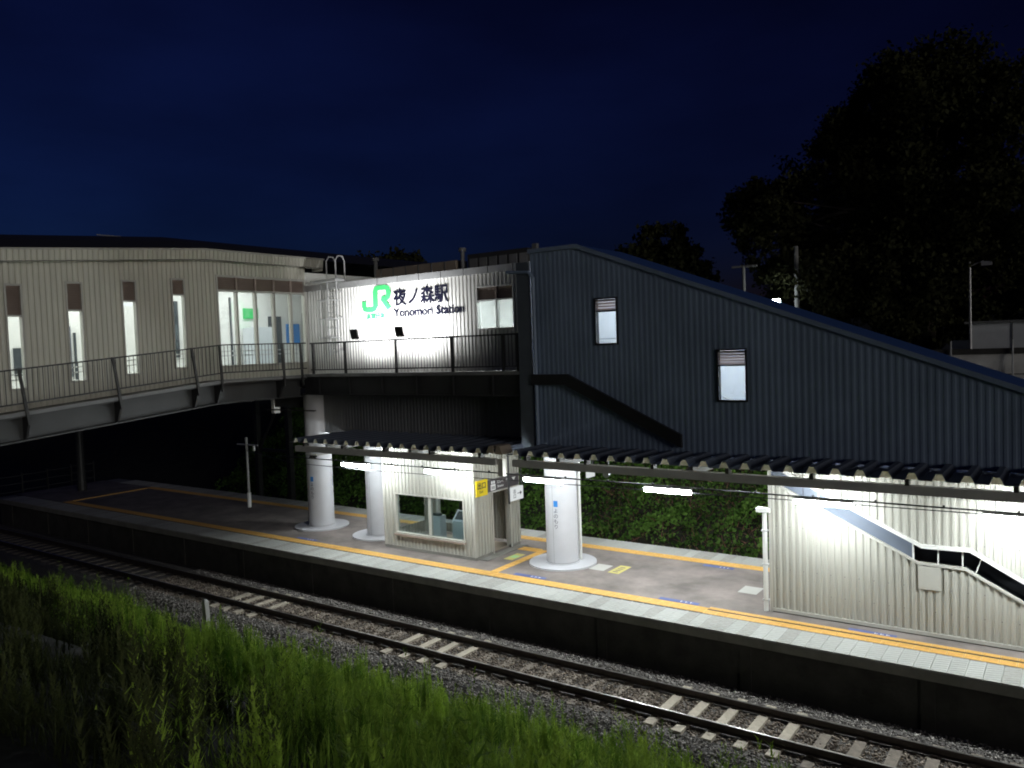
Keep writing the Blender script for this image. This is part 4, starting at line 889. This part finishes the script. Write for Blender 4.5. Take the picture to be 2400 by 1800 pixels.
# weeds on the near bank
def blades(P, L, W, lean, tint):
    n = len(P); a = rng.uniform(0, 6.283, n); dx, dy = np.cos(a), np.sin(a); h = np.stack([dx, dy, np.zeros(n)], 1); sdv = np.stack([-dy, dx, np.zeros(n)], 1)
    up = np.array([0, 0, 1.0]); l_ = (L * lean)[:, None]
    p0 = P - sdv * W[:, None]; p1 = P + sdv * W[:, None]; mid = P + up * (L * .6)[:, None] + h * l_ * .35
    q0 = mid - sdv * W[:, None] * .7; q1 = mid + sdv * W[:, None] * .7; tip = P + up * (L * .97)[:, None] + h * l_
    V = np.stack([p0, p1, q1, q0, tip], 1); F = np.array([[0, 1, 2], [0, 2, 3], [3, 2, 4]])[None] + (np.arange(n) * 5)[:, None, None]
    return V.reshape(-1, 3), F.reshape(-1, 3), np.repeat(tint, 5)
def scatter(n, dens):
    """points on the bank in view, thinned by a clump function"""
    x = rng.uniform(-38, 1.5, n); y = rng.uniform(2.0, 13.3, n)
    edge = 12.0 + .35 * np.sin(x * 1.3) + .25 * np.sin(x * 3.1 + 1)
    k_ = (y < edge + rng.normal(0, .18, n)) & (rng.random(n) < dens(x, y))
    x, y = x[k_], y[k_]; return np.stack([x, y, np.interp(y, YS, ZS) - .03 + .12 * np.sin(x * .9 + y * 1.3) * (y < 12.4)], 1)
clump = lambda x, y: np.clip(.5 - .25 * np.exp(-((y - 6.7 + .42 * np.clip(x + 13, 0, 20)) / .9) ** 2) + .55 * np.sin(x * .8 + 1.5 * np.sin(y * .9)) * np.sin(y * 1.1 - x * .4 + .6) + .25 * np.sin(x * 2.1 + y * 2.7), .08, 1)
allV, allF, allT = [], [], []; off = 0
def push(V, F, T):
    global off
    allV.append(V); allF.append(F + off); allT.append(T); off += len(V)
P = scatter(260000, lambda x, y: np.clip(clump(x, y) + .3 * (y < 8), .4, 1)); n = len(P); L = rng.uniform(.08, .30, n) * (.55 + .8 * clump(P[:, 0], P[:, 1])); push(*blades(P, L, rng.uniform(.003, .007, n), rng.uniform(.1, .6, n), np.clip(rng.normal(.45, .2, n), 0, 1)))
# leafy upright stalks
P = scatter(4000, lambda x, y: clump(x, y) ** 2); n = len(P)
Hh = rng.uniform(.3, .72, n) * (.6 + .6 * clump(P[:, 0], P[:, 1])) * np.where(rng.random(n) < .12, 1.35, 1); tl = rng.uniform(.15, .8, n)
lean = rng.normal(0, .08, (n, 2)); NL = 60
u = np.linspace(.06, 1, NL)[None, :]; hz = Hh[:, None] * u
cx = P[:, 0, None] + lean[:, 0, None] * hz; cy = P[:, 1, None] + lean[:, 1, None] * hz; cz = P[:, 2, None] + hz
az = rng.uniform(0, 6.283, (n, NL)); ll = (.035 + .065 * np.sin(np.pi * np.clip(u * .85 + .12, 0, 1))) * rng.uniform(.7, 1.3, (n, NL)) * (.6 + .6 * Hh[:, None])
el = rng.uniform(.2, 1.0, (n, NL)); d = np.stack([np.cos(az) * np.cos(el), np.sin(az) * np.cos(el), np.sin(el)], -1); sv = np.stack([-np.sin(az), np.cos(az), np.zeros_like(az)], -1)
c_ = np.stack([cx, cy, cz], -1); wl = (ll * .075)[..., None]
V = np.stack([c_, c_ + d * ll[..., None] * .5 + sv * wl, c_ + d * ll[..., None], c_ + d * ll[..., None] * .5 - sv * wl], 2)
N_ = n * NL; F = np.array([[0, 1, 2], [0, 2, 3]])[None] + (np.arange(N_) * 4)[:, None, None]
T = np.repeat(np.clip(tl[:, None] + .25 * (u - .5) + rng.normal(0, .08, (n, NL)), 0, 1).reshape(-1), 4)
push(V.reshape(-1, 3), F.reshape(-1, 3), T)
sb = P; tp = np.stack([P[:, 0] + lean[:, 0] * Hh, P[:, 1] + lean[:, 1] * Hh, P[:, 2] + Hh], 1); wv = np.array([.004, .003, 0])
V = np.stack([sb - wv, sb + wv, tp], 1).reshape(-1, 3); push(V, np.arange(len(V)).reshape(-1, 3), np.repeat(tl * .6, 3))
# a few taller feathery plants along the ballast edge
def feather(P, Hh, tl, NL=110):
    n = len(P); u = np.linspace(.08, 1, NL)[None]; hz = Hh[:, None] * u; ln = rng.normal(0, .06, (n, 2))
    c_ = np.stack([P[:, 0, None] + ln[:, 0, None] * hz, P[:, 1, None] + ln[:, 1, None] * hz, P[:, 2, None] + hz], -1)
    az = rng.uniform(0, 6.283, (n, NL)); el = rng.uniform(.5, 1.25, (n, NL)); ll = (.06 + .13 * Hh[:, None]) * (1 - u * .72) * rng.uniform(.6, 1.2, (n, NL))
    d = np.stack([np.cos(az) * np.cos(el), np.sin(az) * np.cos(el), np.sin(el)], -1); sv = np.stack([-np.sin(az), np.cos(az), np.zeros_like(az)], -1) * .0062
    V = np.stack([c_ - sv, c_ + sv, c_ + d * ll[..., None]], 2).reshape(-1, 3)
    return V, np.arange(len(V)).reshape(-1, 3), np.repeat(np.clip(tl[:, None] + .3 * (u - .4) + rng.normal(0, .06, (n, NL)), 0, 1).reshape(-1), 3)
nt_ = 1050; cxs = rng.uniform(-36, 1, nt_); cys = 11.7 + .3 * np.sin(cxs * 1.3) - 10.2 * rng.random(nt_) ** 1.25
Rt = rng.uniform(.14, .42, nt_); Ht = rng.uniform(.2, .72, nt_) * np.where(rng.random(nt_) < .15, 1.3, 1) * np.where(cxs < -15, .72, 1); Ht = np.where((cxs > -19.6) & (cxs < -14) & (cys > 9.2), Ht * .6, Ht); Tt = rng.uniform(.05, .95, nt_)
kk = rng.integers(0, nt_, 24500); n = len(kk); rad = np.abs(rng.normal(0, .55, n)); a = rng.uniform(0, 6.283, n)
x = cxs[kk] + Rt[kk] * rad * np.cos(a); y = np.minimum(cys[kk] + Rt[kk] * rad * np.sin(a), 12.75)
P = np.stack([x, y, np.interp(y, YS, ZS) - .04], 1)
push(*feather(P, Ht[kk] * np.clip(1.05 - .45 * rad, .25, 1) * rng.uniform(.65, 1.1, n), np.clip(Tt[kk] + rng.normal(0, .1, n), 0, 1), 52))
AV, AF, AT = np.concatenate(allV), np.concatenate(allF), np.concatenate(allT)
shade_edge = lambda x: 6.6 + .6 * np.sin(x * .7) - .42 * np.clip(x + 13, 0, 20)  # nearer than this, shade is painted into the leaf colour
xx = AV[AF[:, 0], 0]; yy = AV[AF[:, 0], 1]; shade_mask = yy < shade_edge(xx) + rng.normal(0, .35, len(AF))
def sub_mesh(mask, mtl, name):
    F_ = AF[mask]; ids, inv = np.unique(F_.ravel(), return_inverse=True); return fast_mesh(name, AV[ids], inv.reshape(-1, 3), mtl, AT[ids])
tag(link('trackside_weeds', sub_mesh(~shade_mask, 'weed_leaf', 'trackside_weeds')), 'tall green weeds and grass on the near bank beside the track', 'weeds', kind='stuff')
tag(link('bank_top_weeds', sub_mesh(shade_mask, 'shaded_weed_leaf', 'bank_top_weeds')), 'dull brownish foreground weeds of the bank with shade put into their colour', 'weeds', kind='stuff')
